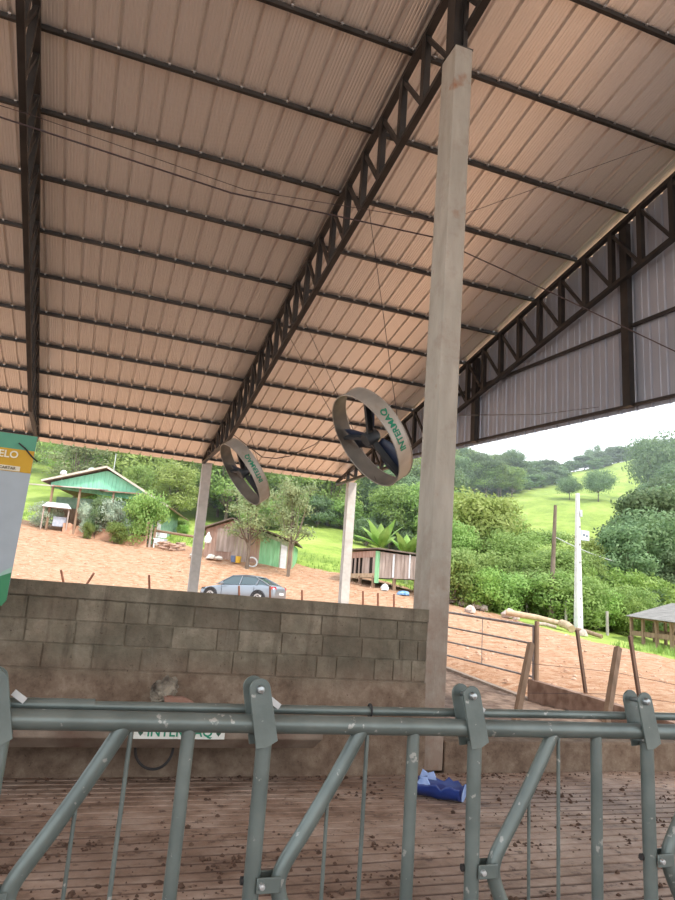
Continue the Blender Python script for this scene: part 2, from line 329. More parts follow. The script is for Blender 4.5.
mu2 = N.new('ShaderNodeMath'); mu2.operation = 'MULTIPLY'; L.new(mu.outputs[0], mu2.inputs[0]); mu2.inputs[1].default_value = .85
tn = N.new('ShaderNodeAttribute'); tn.attribute_name = 'tone'
tm = N.new('ShaderNodeMapRange'); tm.inputs[3].default_value = .72; tm.inputs[4].default_value = 1.22; L.new(tn.outputs['Fac'], tm.inputs[0])
th_ = N.new('ShaderNodeHueSaturation'); L.new(tm.outputs[0], th_.inputs['Value']); L.new(blockc, th_.inputs['Color'])
mps = N.new('ShaderNodeMapping'); mps.inputs['Scale'].default_value = (5, 1, .5); L.new(tcn.outputs['Object'], mps.inputs[0])
drip = ramp(noise(1.6, 8, mps.outputs[0], .7), (.52, (0, 0, 0)), (.68, (.75, .75, .75)))
md = N.new('ShaderNodeMixRGB'); L.new(drip, md.inputs[0]); L.new(th_.outputs[0], md.inputs[1]); md.inputs[2].default_value = (.085, .07, .05, 1)
m1 = N.new('ShaderNodeMixRGB'); L.new(mu2.outputs[0], m1.inputs[0]); L.new(md.outputs[0], m1.inputs[1])
mudc = ramp(noise(4, 10, None, .75), (.32, (.09, .052, .036)), (.5, (.20, .135, .095)), (.66, (.31, .235, .175))); L.new(mudc, m1.inputs[2])
spk = ramp(noise(38, 5, None, .7), (.62, (0, 0, 0)), (.72, (1, 1, 1)))
m2 = N.new('ShaderNodeMixRGB'); L.new(spk, m2.inputs[0]); L.new(m1.outputs[0], m2.inputs[1]); m2.inputs[2].default_value = (.055, .032, .022, 1); L.new(m2.outputs[0], p.inputs['Base Color'])
bp = N.new('ShaderNodeBump'); bp.inputs['Strength'].default_value = .45; bp.inputs['Distance'].default_value = .012; L.new(noise(45, 8), bp.inputs['Height']); L.new(bp.outputs[0], p.inputs['Normal'])
w = MB(); WX0, WX1 = -8.4, 3.32
w.box(((WX0 + WX1) / 2, 6.58, .72), (WX1 - WX0, .33, 1.50))                       # mortar core
w.box(((WX0 + WX1) / 2, 6.575, 1.482), (WX1 - WX0, .37, .125))                     # cap
w.box(((WX0 + WX1) / 2, 6.575, .40), (WX1 - WX0, .355, .86)); w.box(((WX0 + WX1) / 2, 6.56, .28), (WX1 - WX0, .40, .60))                      # plastered base
rows = [(1.235, 1.41), (1.045, 1.225), (.845, 1.035)]
tones = [(len(w.v), .5)]
for k, (z0, z1) in enumerate(rows):
    x = WX0 + (.2 if k % 2 else 0)
    while x < WX1 - .02:
        L_ = .40 * random.uniform(.98, 1.02)
        if random.random() < .18: L_ = .2
        x1 = min(x + L_ - .011, WX1); 
        if x1 - x > .03:
            dy = random.uniform(-.003, .003); w.box(((x + x1) / 2, 6.5775 + dy, (z0 + z1) / 2), (x1 - x, .345, z1 - z0 - .002)); tones.append((len(w.v), random.random()))
        x += L_
wo_ = w.build('wall_back', bw, bevel=.004)
tv_ = np.zeros(len(w.v), np.float32); p_ = 0
for e_, t_ in tones: tv_[p_:e_] = t_; p_ = e_
ta = wo_.data.attributes.new('tone', 'FLOAT', 'POINT'); ta.data.foreach_set('value', tv_); tag(wo_, kind='structure')
bpy.data.objects['wall_back'].data.name = 'wall_back'
k = MB(); k.box(((3.56 + 9.0) / 2, 6.55, .11), (9.0 - 3.56, .3, .36)); tag(k.build('kerb', bw, bevel=.02), kind='structure')
# trodden yard floor behind the kerb
yd = bpy.data.materials.new('trodden_mud'); 
yard_m = mat('trodden_mud_floor', (.115, .066, .045), (.27, .18, .13), .9, scale=5, bump=.9, bscale=14, detail=10)
ym = MB(); xs2 = np.arange(-8.4, 9.05, .15); ys2 = np.arange(6.7, 25, .15); yv = []
for y in ys2:
    for x in xs2: yv.append((x, y, -.10 + .7 * max(0, (y - 17) / 8) + .25 * max(0, min(1, (y - 12.8) / 3.5)) + .018 * math.sin(x * 7 + 3 * math.sin(y * 5)) * math.sin(y * 9 + x * 2) + random.uniform(-.008, .008)))
n_ = len(xs2); ym.v = yv; ym.f = [(j * n_ + i, j * n_ + i + 1, (j + 1) * n_ + i + 1, (j + 1) * n_ + i) for j in range(len(ys2) - 1) for i in range(n_ - 1)]
tag(ym.build('yard_floor', yard_m, smooth=True), kind='structure')
# edge curb of the barn along X = 9: low, then the taller retaining curb
c = MB()
c.prism([(8.98, 25, .75), (8.98, 16.2, .20), (8.98, 12.75, -.06), (8.98, 12.75, -.4), (8.98, 25, -.4)], (0, 0, 0), (.14, 0, 0))
tag(c.build('edge_strip', concrete), kind='structure')
c = MB(); c.prism([(9.0, 12.78, -.3), (9.0, 12.78, .33), (9.0, 10.6, .22), (9.0, 9.6, .15), (9.0, 7.5, .04), (9.0, 6.4, -.02), (9.0, 6.4, -.3)], (0, 0, 0), (.16, 0, 0))
rc = mat('dirty_curb', (.16, .09, .06), (.30, .19, .14), .9, scale=4, bump=.4)
tag(c.build('curb_wall', rc, bevel=.01), kind='structure')

# ------------------------------------------------------------------ roof
roof_m = mat('ribbed_roof_sheet', (.84, .785, .73), (.90, .845, .79), .34, .68, scale=.35, spec=.5, stretch=(1, .4, 1))
prof = []                                             # trapezoid ribs every 0.38 m with finer stiffeners between
x = -8.3; PITCH = .38
while x < 9.35:
    prof += [(x, 0), (x + .018, .055), (x + .052, .055), (x + .070, 0)]
    for q in (.115, .165, .215, .265, .315): prof += [(x + q, 0), (x + q + .006, .007), (x + q + .018, .007), (x + q + .024, 0)]
    x += PITCH
PUR = [24.81 - 1.52 * k for k in range(0, 17)]
rv = []; rf = []
ycut = [25.40, 0.0, -16.0]; np_ = len(prof)
for y in ycut:
    z = (roof_z(y) if y >= 0 else roof_z(0) - .2 * (0 - y)) + .040
    for (xx, zz) in prof: rv.append((xx, y, z + zz))
for j in range(2):
    for i in range(np_ - 1): rf.append((j * np_ + i, j * np_ + i + 1, (j + 1) * np_ + i + 1, (j + 1) * np_ + i))
rm = MB(); rm.v = rv; rm.f = rf; ro = rm.build('ceiling', roof_m); tag(ro, kind='structure')
so = ro.modifiers.new('thick', 'SOLIDIFY'); so.thickness = .0015; so.offset = 1
rib_block_mesh = None
ordn = ['lowest, at the eave', 'second up from the eave', 'third up from the eave', 'fourth up from the eave', 'fifth up from the eave', 'sixth up from the eave', 'seventh up from the eave', 'eighth up from the eave', 'ninth up from the eave', 'tenth up from the eave', 'eleventh up from the eave', 'twelfth up from the eave', 'thirteenth up from the eave']
for k, y in enumerate(PUR[:13]):
    m = MB(); z = roof_z(y)
    X0, X1 = -8.3, 9.0
    prof_c = [(y - .03, z - .038), (y + .03, z - .038), (y + .03, z - .02), (y + .024, z - .02), (y + .024, z - .032), (y - .024, z - .032), (y - .024, z + .032), (y + .03, z + .032), (y + .03, z + .038), (y - .03, z + .038)]
    m.prism([(X0, a_, b_) for a_, b_ in prof_c], (0, 0, 0), (X1 - X0, 0, 0))
    pu = m.build('roof_purlin', steel_dark)
    for kx in range(12, 46):  # small pale block beside the purlin at each roof rib
        if rib_block_mesh is None:
            c_ = MB(); c_.box((0, 0, 0), (.035, .03, .03)); o_ = c_.build('pale_rib_block', galv, pu); rib_block_mesh = o_.data
        else: o_ = bpy.data.objects.new('pale_rib_block', rib_block_mesh); COL.objects.link(o_); o_.parent = pu
        o_.location = (-8.3 + .38 * kx + .035, y - .046, z + .020)
    tag(pu, 'dark steel roof purlin, ' + ordn[k], 'purlin', 'purlins under the roof sheets')

# trusses
def bot_z(y):
    if y > 20.2: return 6.20 + (y - 20.2) * (6.28 - 6.20) / 4.6 + 0.0
    return 6.20 + (20.2 - y) * .192
def make_truss():
    t = empty('roof_truss', (0, 24.81, 0)); Y0 = 24.81
    a = MB(); a.beam((0, -.0, roof_z(24.81) - .08), (0, .2 - Y0, roof_z(.2) - .08), .11, .08); a.build('top_chord', steel_dark, t)
    a = MB(); a.beam((0, 0.0, bot_z(24.81)), (0, 20.2 - Y0, bot_z(20.2)), .10, .08); a.beam((0, 20.2 - Y0, bot_z(20.2)), (0, .2 - Y0, bot_z(.2)), .10, .08); a.build('bottom_chord', steel_dark, t)
    y = 24.81 - .38; k = 0
    while y > 3.2:
        zt = roof_z(y) - .11; zb = bot_z(y) + .04
        if zt - zb > .12:
            a = MB(); a.beam((0, y - Y0, zb), (0, y - Y0, zt), .10, .11, up=(0, 1, 0)); a.build('web_post', steel_dark, t)
            y2 = y - .76; a = MB(); a.beam((0, y - Y0, zt), (0, y2 - Y0 + .05, bot_z(y2) + .05), .06, .06); a.build('web_brace', steel_dark, t)
        y -= .76
    return t
tr = make_truss(); tr.location.x = 3.44; tr.rotation_euler.z = .009; tag(tr, 'dark steel lattice truss in the middle, resting on the concrete column', 'truss', 'roof trusses')
t2 = copy_tree(tr); t2.location.x = -2.20; t2.rotation_euler.z = .026; tag(t2, 'dark steel lattice truss at the left edge above the banner', 'truss', 'roof trusses')
t3 = copy_tree(tr); t3.location.x = 8.66; t3.location.z = -.14; t3.rotation_euler.z = .018; tag(t3, 'dark steel lattice truss against the corrugated gable cladding', 'truss', 'roof trusses')

# gable cladding, following the roof above and a sloping lower edge
gab_m = mat('gable_sheet', (.38, .40, .46), (.46, .48, .54), .45, .5, scale=.5, spec=.5)
def edge_z(y): return 5.9 + .076 * (y - 15.6) if y < 24.9 else 6.6
gm_ = MB(); yy = -1.0; gp = []
while yy < 24.7:
    gp += [(yy, 0), (yy + .02, .035), (yy + .05, .035), (yy + .07, 0), (yy + .18, 0), (yy + .19, .008), (yy + .21, .008), (yy + .22, 0)]; yy += .38
for (y, dx) in gp: gm_.v += [(8.88 + .018 * (24.8 - y) + dx, y, edge_z(y)), (8.88 + .018 * (24.8 - y) + dx, y, max(roof_z(y) - .09, edge_z(y) + .01))]
gm_.f = [(2 * i, 2 * i + 2, 2 * i + 3, 2 * i + 1) for i in range(len(gp) - 1)]
gb = gm_.build('wall_right', gab_m); tag(gb, kind='structure'); so = gb.modifiers.new('thick', 'SOLIDIFY'); so.thickness = .0015
girt = empty('gable_frame', (8.88, 12, 5.6)); tag(girt, 'dark steel posts and girts behind the gable cladding', 'frame')
def rel(p): return (p[0] - 8.88, p[1] - 12, p[2] - 5.6)
for yy in (9.75, 15.1, 20.4, 3.9):
    a = MB(); a.beam(rel((8.77 + .018 * (24.8 - yy), yy, edge_z(yy) + .06)), rel((8.77 + .018 * (24.8 - yy), yy, roof_z(yy) - .19)), .12, .19, up=(0, 1, 0)); a.build('gable_post', steel_dark, girt)
a = MB(); a.beam(rel((8.82, 24.5, edge_z(24.5) + .1)), rel((9.26, 0, edge_z(0) + .1)), .06, .05); a.build('girt', steel_dark, girt)
a = MB(); a.beam(rel((8.96, 16.5, 7.05 + .054 * 8.1)), rel((9.26, 0, 7.05 - .054 * 8.36)), .06, .06); a.build('girt', steel_dark, girt)

# ------------------------------------------------------------------ columns
col = empty('concrete_column', (3.42, 6.58, 0)); col.rotation_euler.y = .0095; tag(col, 'tall pale concrete column with rust stains at the end of the block wall', 'column')
a = MB(); a.box((0, 0, 4.22), (.24, .36, 8.40)); a.build('shaft', concrete, col, bevel=.012)
a = MB(); a.box((-.07, 0, 9.05), (.06, .14, 1.6)); a.box((.07, 0, 9.05), (.06, .14, 1.6)); a.box((0, 0, 9.05), (.1, .05, 1.6)); a.box((0, 0, 8.43), (.26, .34, .03)); s_ = a.build('steel_head', steel_dark, col); s_['label'] = 'dark steel head bolted on the column'
for X, lb in ((-2.44, 'pale post at the eave, mostly behind the hanging banner'), (3.60, 'pale concrete eave post under the end of the middle truss'), (9.28 - .0, 'pale concrete eave post under the gable corner, right of the car')):
    zb = gz(X, 24.9) - .1; H = 6.30 - zb
    c = MB(); c.box((0, 0, H / 2), (.33, .30, H)); o = c.build('eave_post', concrete_white, bevel=.01); o.location = (X, 24.86, zb); tag(o, lb, 'post', 'posts along the eave')
a = MB(); a.tube([(0, 0, 0), (0, 0, 4.6)], .09, 16); o = a.build('round_post', wood_pale, smooth=True); o.location = (-.69, 2.40, 0); tag(o, 'pale wooden round post at the top left corner', 'post')

# ------------------------------------------------------------------ headlock fence
FY = 2.2
fence = empty('headlock_fence', (0, FY, 0)); tag(fence, 'grey green painted tubular headlock fence across the foreground', 'fence')
def P(name, mb, m=fence_grey, par=fence, **kw): return mb.build(name, m, par, smooth=True, **kw)
a = MB(); a.tube([(-2.0, 0, 1.141), (.9, 0, 1.131), (4.6, 0, 1.114)], .0285, 20); P('top_rail', a)
a = MB(); a.tube([(-2.0, .058, 1.158), (4.6, .058, 1.180)], .0145, 14); P('locking_rod', a)
a = MB(); a.tube([(.08, .058, 1.1665), (-1.0, .058, 1.162)], .0185, 14); P('rod_sleeve', a)
a = MB(); a.tube([(-2, 0, .12), (4.6, 0, .12)], .0285, 16); P('bottom_rail', a)
def plate(lean, y, top_r=.032, w=.062, h=.168, th=.008):
    pts = []; 
    for t in np.linspace(0, math.pi, 9): pts.append((top_r * math.cos(t), 0, h + top_r * math.sin(t)))
    pts += [(-w / 2, 0, 0), (0.0, 0, -.004), (w / 2, 0, .008)]
    m = Matrix.Rotation(-lean, 3, 'Y'); q = [m @ Vector(v) + Vector((0, y, 0)) for v in pts]
    mb = MB(); mb.prism(q, (0, 0, 0), (0, th, 0)); return mb
posts = [-.156 + .747 * k for k in range(-2, 6)]
for i, X in enumerate(posts):
    def at(*v): return (X + v[0], v[1], v[2])
    a = MB(); a.tube([at(0, 0, .12), at(0, 0, .62), at(0, 0, 1.085)], .0245, 18); P('post', a)
    g = plate(R(13), -.036, w=.070, top_r=.033); hp = P('hinge_plate', g, bevel=.001); hp.location = (X + .001, -.002, 1.074)
    g = plate(R(13), .034, w=.070, top_r=.033); hb = P('hinge_plate', g, bevel=.001); hb.location = (X - .004, -.003, 1.074)
    a = MB(); a.lathe([(0.0, -.018), (.010, -.016), (.014, -.006), (.0145, 0)], (0, 0, 0), 14, 'Y'); b_ = P('hinge_bolt', a, bolt_m); b_.location = (X - .037, -.038, 1.238)
    a = MB(); a.tube([(0, 0, 0), (0, .068, 0)], .009, 10); b_ = P('hinge_pin', a, bolt_m); b_.location = (X - .037, -.03, 1.238)
    a = MB(); a.beam((.012, .03, 1.203), (.046, .03, 1.180), .018, .006, up=(0, 1, 0)); lt = a.build('latch_tab', galv, fence); lt.location = (X, -.01, 0)
    # bent locking bar
    pts = [(.325, .0, 1.122), (.24, 0, .968), (.16, 0, .835), (.115, 0, .765), (.09, 0, .72), (.082, 0, .685), (.088, 0, .65), (.105, 0, .61), (.15, 0, .52), (.21, 0, .38), (.24, 0, .14)]
    cat_ = []; V = [Vector(at(*q)) for q in pts]
    for j in range(len(V) - 1):
        p0 = V[max(j - 1, 0)]; p1 = V[j]; p2 = V[j + 1]; p3 = V[min(j + 2, len(V) - 1)]
        for t in (0, .34, .67): cat_.append(.5 * ((2 * p1) + (p2 - p0) * t + (2 * p0 - 5 * p1 + 4 * p2 - p3) * t * t + (3 * p1 - p0 - 3 * p2 + p3) * t ** 3))
    cat_.append(V[-1]); a = MB(); a.tube(cat_, .0235, 18); P('locking_bar', a)
    a = MB(); a.box((.047, .029, .688), (.074, .006, .044)); rb_ = P('pivot_bracket', a, bevel=.006); rb_.location = (X, 0, 0)
    a = MB(); a.box((0, 0, 0), (.074, .006, .044)); br = P('pivot_bracket', a, bevel=.006); br.location = (X + .045, -.029, .688)
    a = MB(); a.lathe([(0, -.013), (.008, -.012), (.010, -.004), (.010, 0)], (0, 0, 0), 12, 'Y'); bb = P('pivot_bolt', a, galv, br); bb.location = (-.022, -.003, 0)
    a = MB(); a.tube([at(-.012, .012, .69), at(-.031, .012, .69)], .012, 12); P('rubber_stop', a, black_rubber)
    if i < 3 or True:
        a = MB(); a.tube([at(.512, 0, 1.125), at(.508, 0, .12)], .0205, 18); P('fixed_bar', a)
        a = MB(); a.tube([at(.345, 0.0, 1.12), at(.345, 0, .12)], .0068, 10); P('guard_rod', a)
        a = MB(); a.tube([at(.222, .0, .935), at(.226, 0, .12)], .0060, 10); P('guard_rod', a)
a = MB()
a.tube([(.965 + .0, .058 + .019 * math.cos(t), 1.169 + .021 * math.sin(t)) for t in np.linspace(-2.0, 4.0, 18)], .0035, 8); P('clip_ring', a, black_rubber)

# ------------------------------------------------------------------ trough, sign, hose, lump, block, blue scrap
tro = mat('stained_trough', (.16, .115, .085), (.25, .195, .15), .85, scale=3, bump=.3, bscale=25, c3=(.12, .07, .05), c3lo=.5, c3hi=.7, c3scale=2.5)
t = empty('water_trough', (-1.0, 6.1, .33)); tag(t, 'long brown stained concrete trough fixed along the block wall', 'trough')
a = MB(); L0, L1 = -4.0, 3.03
sec = [(-.24, 0), (.25, 0), (.25, .27), (.20, .27), (.17, .1), (-.2, .1), (-.26, .24), (-.35, .24), (-.35, .09)]
n = len(sec); a.v = [(L0, y, z) for y, z in sec] + [(L1 + (.02 if z > .05 else -.02), y, z) for y, z in sec]
a.f = [(i, (i + 1) % n, n + (i + 1) % n, n + i) for i in range(n)] + [(0, 8, 7, 6, 5), (0, 5, 4, 1), (1, 4, 3, 2)] + [(n, n + 5, n + 6, n + 7, n + 8), (n, n + 1, n + 4, n + 5), (n + 1, n + 2, n + 3, n + 4)]
a.build('trough_body', tro, t, bevel=.01)
for xe_ in (L1 - .03, L0 + .03):
    a = MB(); a.box((xe_, -.05, .16), (.05, .5, .17)); a.build('end_wall', tro, t)
plate_ = empty('brand_sign', (.865, 5.742, .474)); tag(plate_, 'small white sign with green lettering on the trough front', 'sign')
a = MB(); a.box((0, 0, 0), (.70, .008, .11)); a.build('sign_panel', mat('sign_white', (.62, .62, .56), (.7, .7, .65), .5, scale=20, c3=(.35, .28, .2), c3lo=.6, c3hi=.75, c3scale=9), plate_)
me = text_mesh('INTERMAQ', .105, .0015, .0015); me.materials.append(green_text); o = bpy.data.objects.new('sign_lettering', me); COL.objects.link(o); o.parent = plate_; o.location = (.0, -.006, -.004); o.rotation_euler = (R(90), 0, 0)
xs_ = [v.co.x for v in me.vertices]; ke = .50 / (max(xs_) - min(xs_)); o.scale = (ke, 1, 1)
for sx in (-.3, .3):
    a = MB(); a.prism([(sx - .02, -.005, -.01), (sx, -.005, -.035), (sx + .02, -.005, -.01), (sx, -.005, .035)], (0, 0, 0), (0, -.002, 0)); a.build('sign_mark', mat('sign_dark_mark', (.04, .09, .06)), plate_)
a = MB(); a.tube([(.15 * math.cos(q), .0 + .02 * math.sin(q * 2), .17 * math.sin(q)) for q in np.linspace(math.pi * .98, 2.02 * math.pi, 22)] + [(.15, .0, .06)], .011, 10)
o = a.build('water_hose', black_rubber, smooth=True); o.location = (.72, 6.06, .30); tag(o, 'black hose hanging in a loop under the trough', 'hose')
# mottled lump on the trough rim against the wall
bm = bmesh.new(); bmesh.ops.create_icosphere(bm, subdivisions=5, radius=1.0)
from mathutils import noise as mnoise
for v in bm.verts:
    q = v.co.copy(); nn = mnoise.fractal(q * 1.8, .8, 2.2, 5); s = 1 + .28 * nn + .06 * mnoise.noise(q * 9)
    v.co = Vector((q.x * .105 * s, q.y * .065 * s, q.z * .11 * s)); v.co.x += .02 * (v.co.z / .12)
me = bpy.data.meshes.new('mud_lump'); bm.to_mesh(me); bm.free(); me.shade_smooth()
me.materials.append(mat('mottled_lump', (.03, .02, .015), (.36, .31, .24), .95, scale=7, bump=1.0, bscale=45))
o = bpy.data.objects.new('mud_lump', me); COL.objects.link(o); o.location = (.765, 6.20, .715); tag(o, 'mottled grey brown lump against the wall above the trough', 'lump')
a = MB(); a.prism([(-.12, 0, .035), (-.10, 0, -.03), (.11, 0, -.03), (.13, 0, .0), (.05, 0, .035)], (0, 0, 0), (0, .09, 0)); a.lathe([(.025, -.0), (.03, .01), (.018, .01)], (-.07, .04, .034), 12)
o = a.build('brick_piece', mat('brown_brick', (.26, .14, .10), (.34, .20, .15), .9, scale=9, bump=.3), bevel=.006); o.location = (.87, 6.06, .645); tag(o, 'flat brown brick piece lying on the trough rim beside the lump', 'brick')
# blue scrap: cut open plastic drum
bl = mat('blue_plastic', (.012, .03, .16), (.02, .05, .24), .38, scale=5, spec=.5)
def blue():
    t = empty('cut_plastic_drum', (3.04, 5.56, 0.0), R(-42)); tag(t, 'torn blue plastic container lying on the floor by the column', 'container')
    bm = bmesh.new(); n, m_ = 26, 12; G = {}
    for i in range(n):
        for j in range(m_):
            u = i / (n - 1); v = j / (m_ - 1); th = math.pi * (1.02 + .96 * u); r = .15 * (1 + .08 * mnoise.noise(Vector((u * 4, v * 4, 0))))
            top = .05 * mnoise.noise(Vector((v * 7, u, 3))) if (i < 3 or i > n - 4) else 0
            x = (v - .5) * .42 + .015 * mnoise.noise(Vector((u * 6, v * 3, 7)))
            G[i, j] = bm.verts.new((x, r * math.cos(th) * .95, .132 + r * math.sin(th) * .85 + top))
    for i in range(n - 1):
        for j in range(m_ - 1): bm.faces.new((G[i, j], G[i + 1, j], G[i + 1, j + 1], G[i, j + 1]))
    me = bpy.data.meshes.new('shell'); bm.to_mesh(me); bm.free(); me.materials.append(bl); me.shade_smooth()
    o = bpy.data.objects.new('shell', me); COL.objects.link(o); o.parent = t; q = o.modifiers.new('t', 'SOLIDIFY'); q.thickness = .006
    # pale blue torn end
    a = MB(); pts = [(0.0, .15 * math.cos(th) * .92, .132 + .15 * math.sin(th) * .82) for th in np.linspace(math.pi * 1.02, math.pi * 1.98, 14)]
    pts += [(0, .10, .165), (0, .05, .145), (0, 0.0, .18), (0, -.06, .15), (0, -.11, .175)]
    a.prism(pts, (0, 0, 0), (.006, 0, 0)); e = a.build('torn_end', mat('pale_blue_plastic', (.22, .33, .62), (.36, .47, .75), .5, scale=16), t); e.location = (.205, 0, 0); e.rotation_euler = (0, R(14), 0); e['label'] = 'pale scuffed blue end'
    for P_ in ([(-.16, -.135, .11), (-.04, -.135, .12), (-.07, -.13, .165), (-.13, -.13, .15)], [(-.2, .13, .11), (-.05, .13, .11), (-.08, .14, .165), (-.13, .14, .145), (-.18, .14, .17)]):
        a = MB(); a.prism(P_, (0, 0, 0), (0, .012, .01)); a.build('torn_edge', MATS['pale_blue_plastic'], t)
blue()

# ------------------------------------------------------------------ hanging banner
ban = empty('hanging_banner', (-.55, 6.02, 1.33)); tag(ban, 'white advertising banner with yellow and green bands at the left edge', 'banner')
def bz(z): return z
def panel(name, poly, m, y0=0, th=.004):
    a = MB(); a.prism([(x, y0, z) for x, z in poly], (0, 0, 0), (0, th, 0)); return a.build(name, m, ban)
vin = lambda n, c: mat(n, c, tuple(min(1, k * 1.1) for k in c), .5, scale=6)
H = 1.36
panel('banner_sheet', [(-2.2, .0), (-.03, .0), (.0, .04), (.02, H), (-2.2, H)], vin('banner_white', (.33, .365, .39)))
panel('yellow_band', [(-2.2, 1.05), (.013, 1.05), (.016, 1.235), (-2.2, 1.235)], vin('banner_yellow', (.50, .28, .01)), -.003, .003)
panel('green_band', [(-2.2, 1.235), (.016, 1.235), (.019, H), (-2.2, H)], vin('banner_green', (.075, .26, .16)), -.003, .003)
panel('green_corner', [(-2.2, -.005), (-.03, -.005), (.0, .04), (.0, .26), (-.14, .19), (-.3, .14), (-2.2, .05)], vin('banner_dark_green', (.035, .20, .085)), -.003, .003)
panel('green_streak', [(-.1, .21), (.0, .255), (.0, .30), (-.06, .26)], vin('banner_pale_green', (.30, .46, .38)), -.0035, .003)
panel('lettering_strip', [(-.62, 1.055), (-.07, 1.055), (-.07, 1.095), (-.62, 1.095)], vin('banner_strip', (.62, .56, .42)), -.006, .003)
def ban_text(txt, size, x_right, z, m):
    me = text_mesh(txt, size, .001, size * .02); me.materials.append(m); o = bpy.data.objects.new('banner_lettering', me); COL.objects.link(o); o.parent = ban
    w_ = max(v.co.x for v in me.vertices); o.rotation_euler = (R(90), 0, 0); o.location = (x_right - w_, -.008, z)
ban_text('ELO', .082, -.10, 1.185, vin('banner_cream', (.72, .66, .50)))
ban_text('ESCARTAR', .032, -.10, 1.075, vin('banner_brown', (.12, .08, .04)))
a = MB(); a.tube([(-.11, -.02, 1.285), (-.06, -.022, 1.25), (.0, -.015, 1.19), (.05, 0, 1.155)], .006, 8); a.build('tie_strap', black_rubber, ban)

# ------------------------------------------------------------------ fans
def text_on_ring(par, Rr, wmid, a0, size):
    me = text_mesh('INTERMAQ', size, .002, .004); me.materials.append(green_text)
    for v in me.vertices:
        t = a0 - v.co.x / Rr; r = Rr + .005 + v.co.z; v.co = Vector((r * math.cos(t), r * math.sin(t), wmid - v.co.y))
    o = bpy.data.objects.new('fan_lettering', me); COL.objects.link(o); o.parent = par; o['label'] = 'green lettering on the drum'
def make_fan(C_, n, Rr, w):
    n = Vector(n).normalized(); e1 = Vector((0, 1, 0)); e1 = (e1 - n * e1.dot(n)).normalized(); e2 = n.cross(e1)
    t = empty('ventilation_fan', C_); t.rotation_mode = 'QUATERNION'; t.rotation_quaternion = Matrix((e1, e2, n)).transposed().to_quaternion()
    a = MB(); a.lathe([(Rr, 0), (Rr, w * .5), (Rr, w), (Rr - .006, w), (Rr - .006, w * .5), (Rr - .006, 0), (Rr, 0)], (0, 0, 0), 72); a.build('drum', fan_m, t, smooth=True)
    a = MB(); a.lathe([(Rr - .007, .012), (Rr - .007, w - .012), (Rr - .010, w - .012), (Rr - .010, .012), (Rr - .007, .012)], (0, 0, 0), 72); a.build('drum_inner_ring', mat('drum_inner_ring', (.11, .10, .085), (.20, .17, .14), .55, .1, scale=2.5), t, smooth=True)  # thin ring, darker than the drum, over its inner face
    for z in (.01, w - .01):
        a = MB(); a.tube([((Rr) * math.cos(q), (Rr) * math.sin(q), z) for q in np.linspace(0, 2 * math.pi, 73)], .010, 8, cap=False); a.build('rim', fan_m, t, smooth=True)
    a = MB(); a.lathe([(0, .02), (.11, .02), (.12, .04), (.12, .20), (.09, .27), (0, .28)], (0, 0, 0), 20); a.build('motor', fan_dark, t, smooth=True)
    for k in range(3):
        q = R(FAN_SPK + 120 * k); a = MB(); a.beam((.1 * math.cos(q), .1 * math.sin(q), w * .45), ((Rr - .03) * math.cos(q), (Rr - .03) * math.sin(q), w * .45), .05, .10, up=(0, 0, 1)); a.build('spoke', fan_dark, t)
    for k in range(3):                                   # broad twisted blades
        q0 = R(FAN_BLD + 120 * k); vs = []; rows_ = 9
        for i in range(rows_):
            r = .13 + (Rr - .19) * i / (rows_ - 1); hw = .09 + .13 * math.sin(min(1, i / (rows_ - 1) * 1.2) * math.pi * .6); tw = R(-30 + 16 * i / (rows_ - 1))
            for s in (-1, 0, 1):
                lx = r; ly = s * hw * math.cos(tw); lz = w * .72 + s * hw * math.sin(tw) + (.015 if s == 0 else 0)
                vs.append((lx * math.cos(q0) - ly * math.sin(q0), lx * math.sin(q0) + ly * math.cos(q0), lz))
        fs = []
        for i in range(rows_ - 1):
            for s in range(2): b = i * 3 + s; fs.append((b, b + 1, b + 4, b + 3))
        a = MB(); a.add(vs, fs); o = a.build('blade', blade_m, t, smooth=True); sm = o.modifiers.new('t', 'SOLIDIFY'); sm.thickness = .006
    text_on_ring(t, Rr, w * .5, R(FAN_TXT), w * .50)
    return t
FAN_SPK, FAN_BLD, FAN_TXT = 15, 10, 184
NF = (.795, .03, .61)
f2 = make_fan((3.889, 9.96, 4.12), NF, .82, .29); tag(f2, 'larger drum fan hanging near the concrete column with green lettering', 'fan', 'hanging barn fans')
f1 = copy_tree(f2); f1.location = Vector(W(239.4, 475.0, 16.1)); tag(f1, 'smaller looking drum fan hanging beside the far eave post', 'fan', 'hanging barn fans')
FAN_WIRES = True
def roof_pt(px, py):
    d = ray(px, py); t = (6.45 + .2 * 24.81 - 1.5) / (d[2] + .2 * d[1]); q = EYE + d * t; return Vector((q[0], q[1], roof_z(q[1]) - .05))
def fan_rim(fan, ang, z):
    q = R(ang); return fan.location + fan.rotation_quaternion @ Vector((.82 * math.cos(q), .82 * math.sin(q), z))
def hang(fan, ang, z, top, lbl):
    a = MB(); p0 = fan_rim(fan, ang, z); a.tube([p0, top], .006, 6); o = a.build('suspension_wire', wire_m); tag(o, lbl, 'wire', 'fan suspension wires')
hang(f2, 265, .28, roof_pt(369, 205), 'thin wire holding the nearer fan up from its top')
hang(f2, 300, .02, roof_pt(306, 322), 'thin wire from the nearer fan slanting up to the middle truss')
hang(f2, 320, .02, roof_pt(290, 336), 'second slanting wire from the nearer fan, just left of the other')
hang(f1, 265, .28, roof_pt(245, 412), 'thin wire holding the far fan beside the eave post')

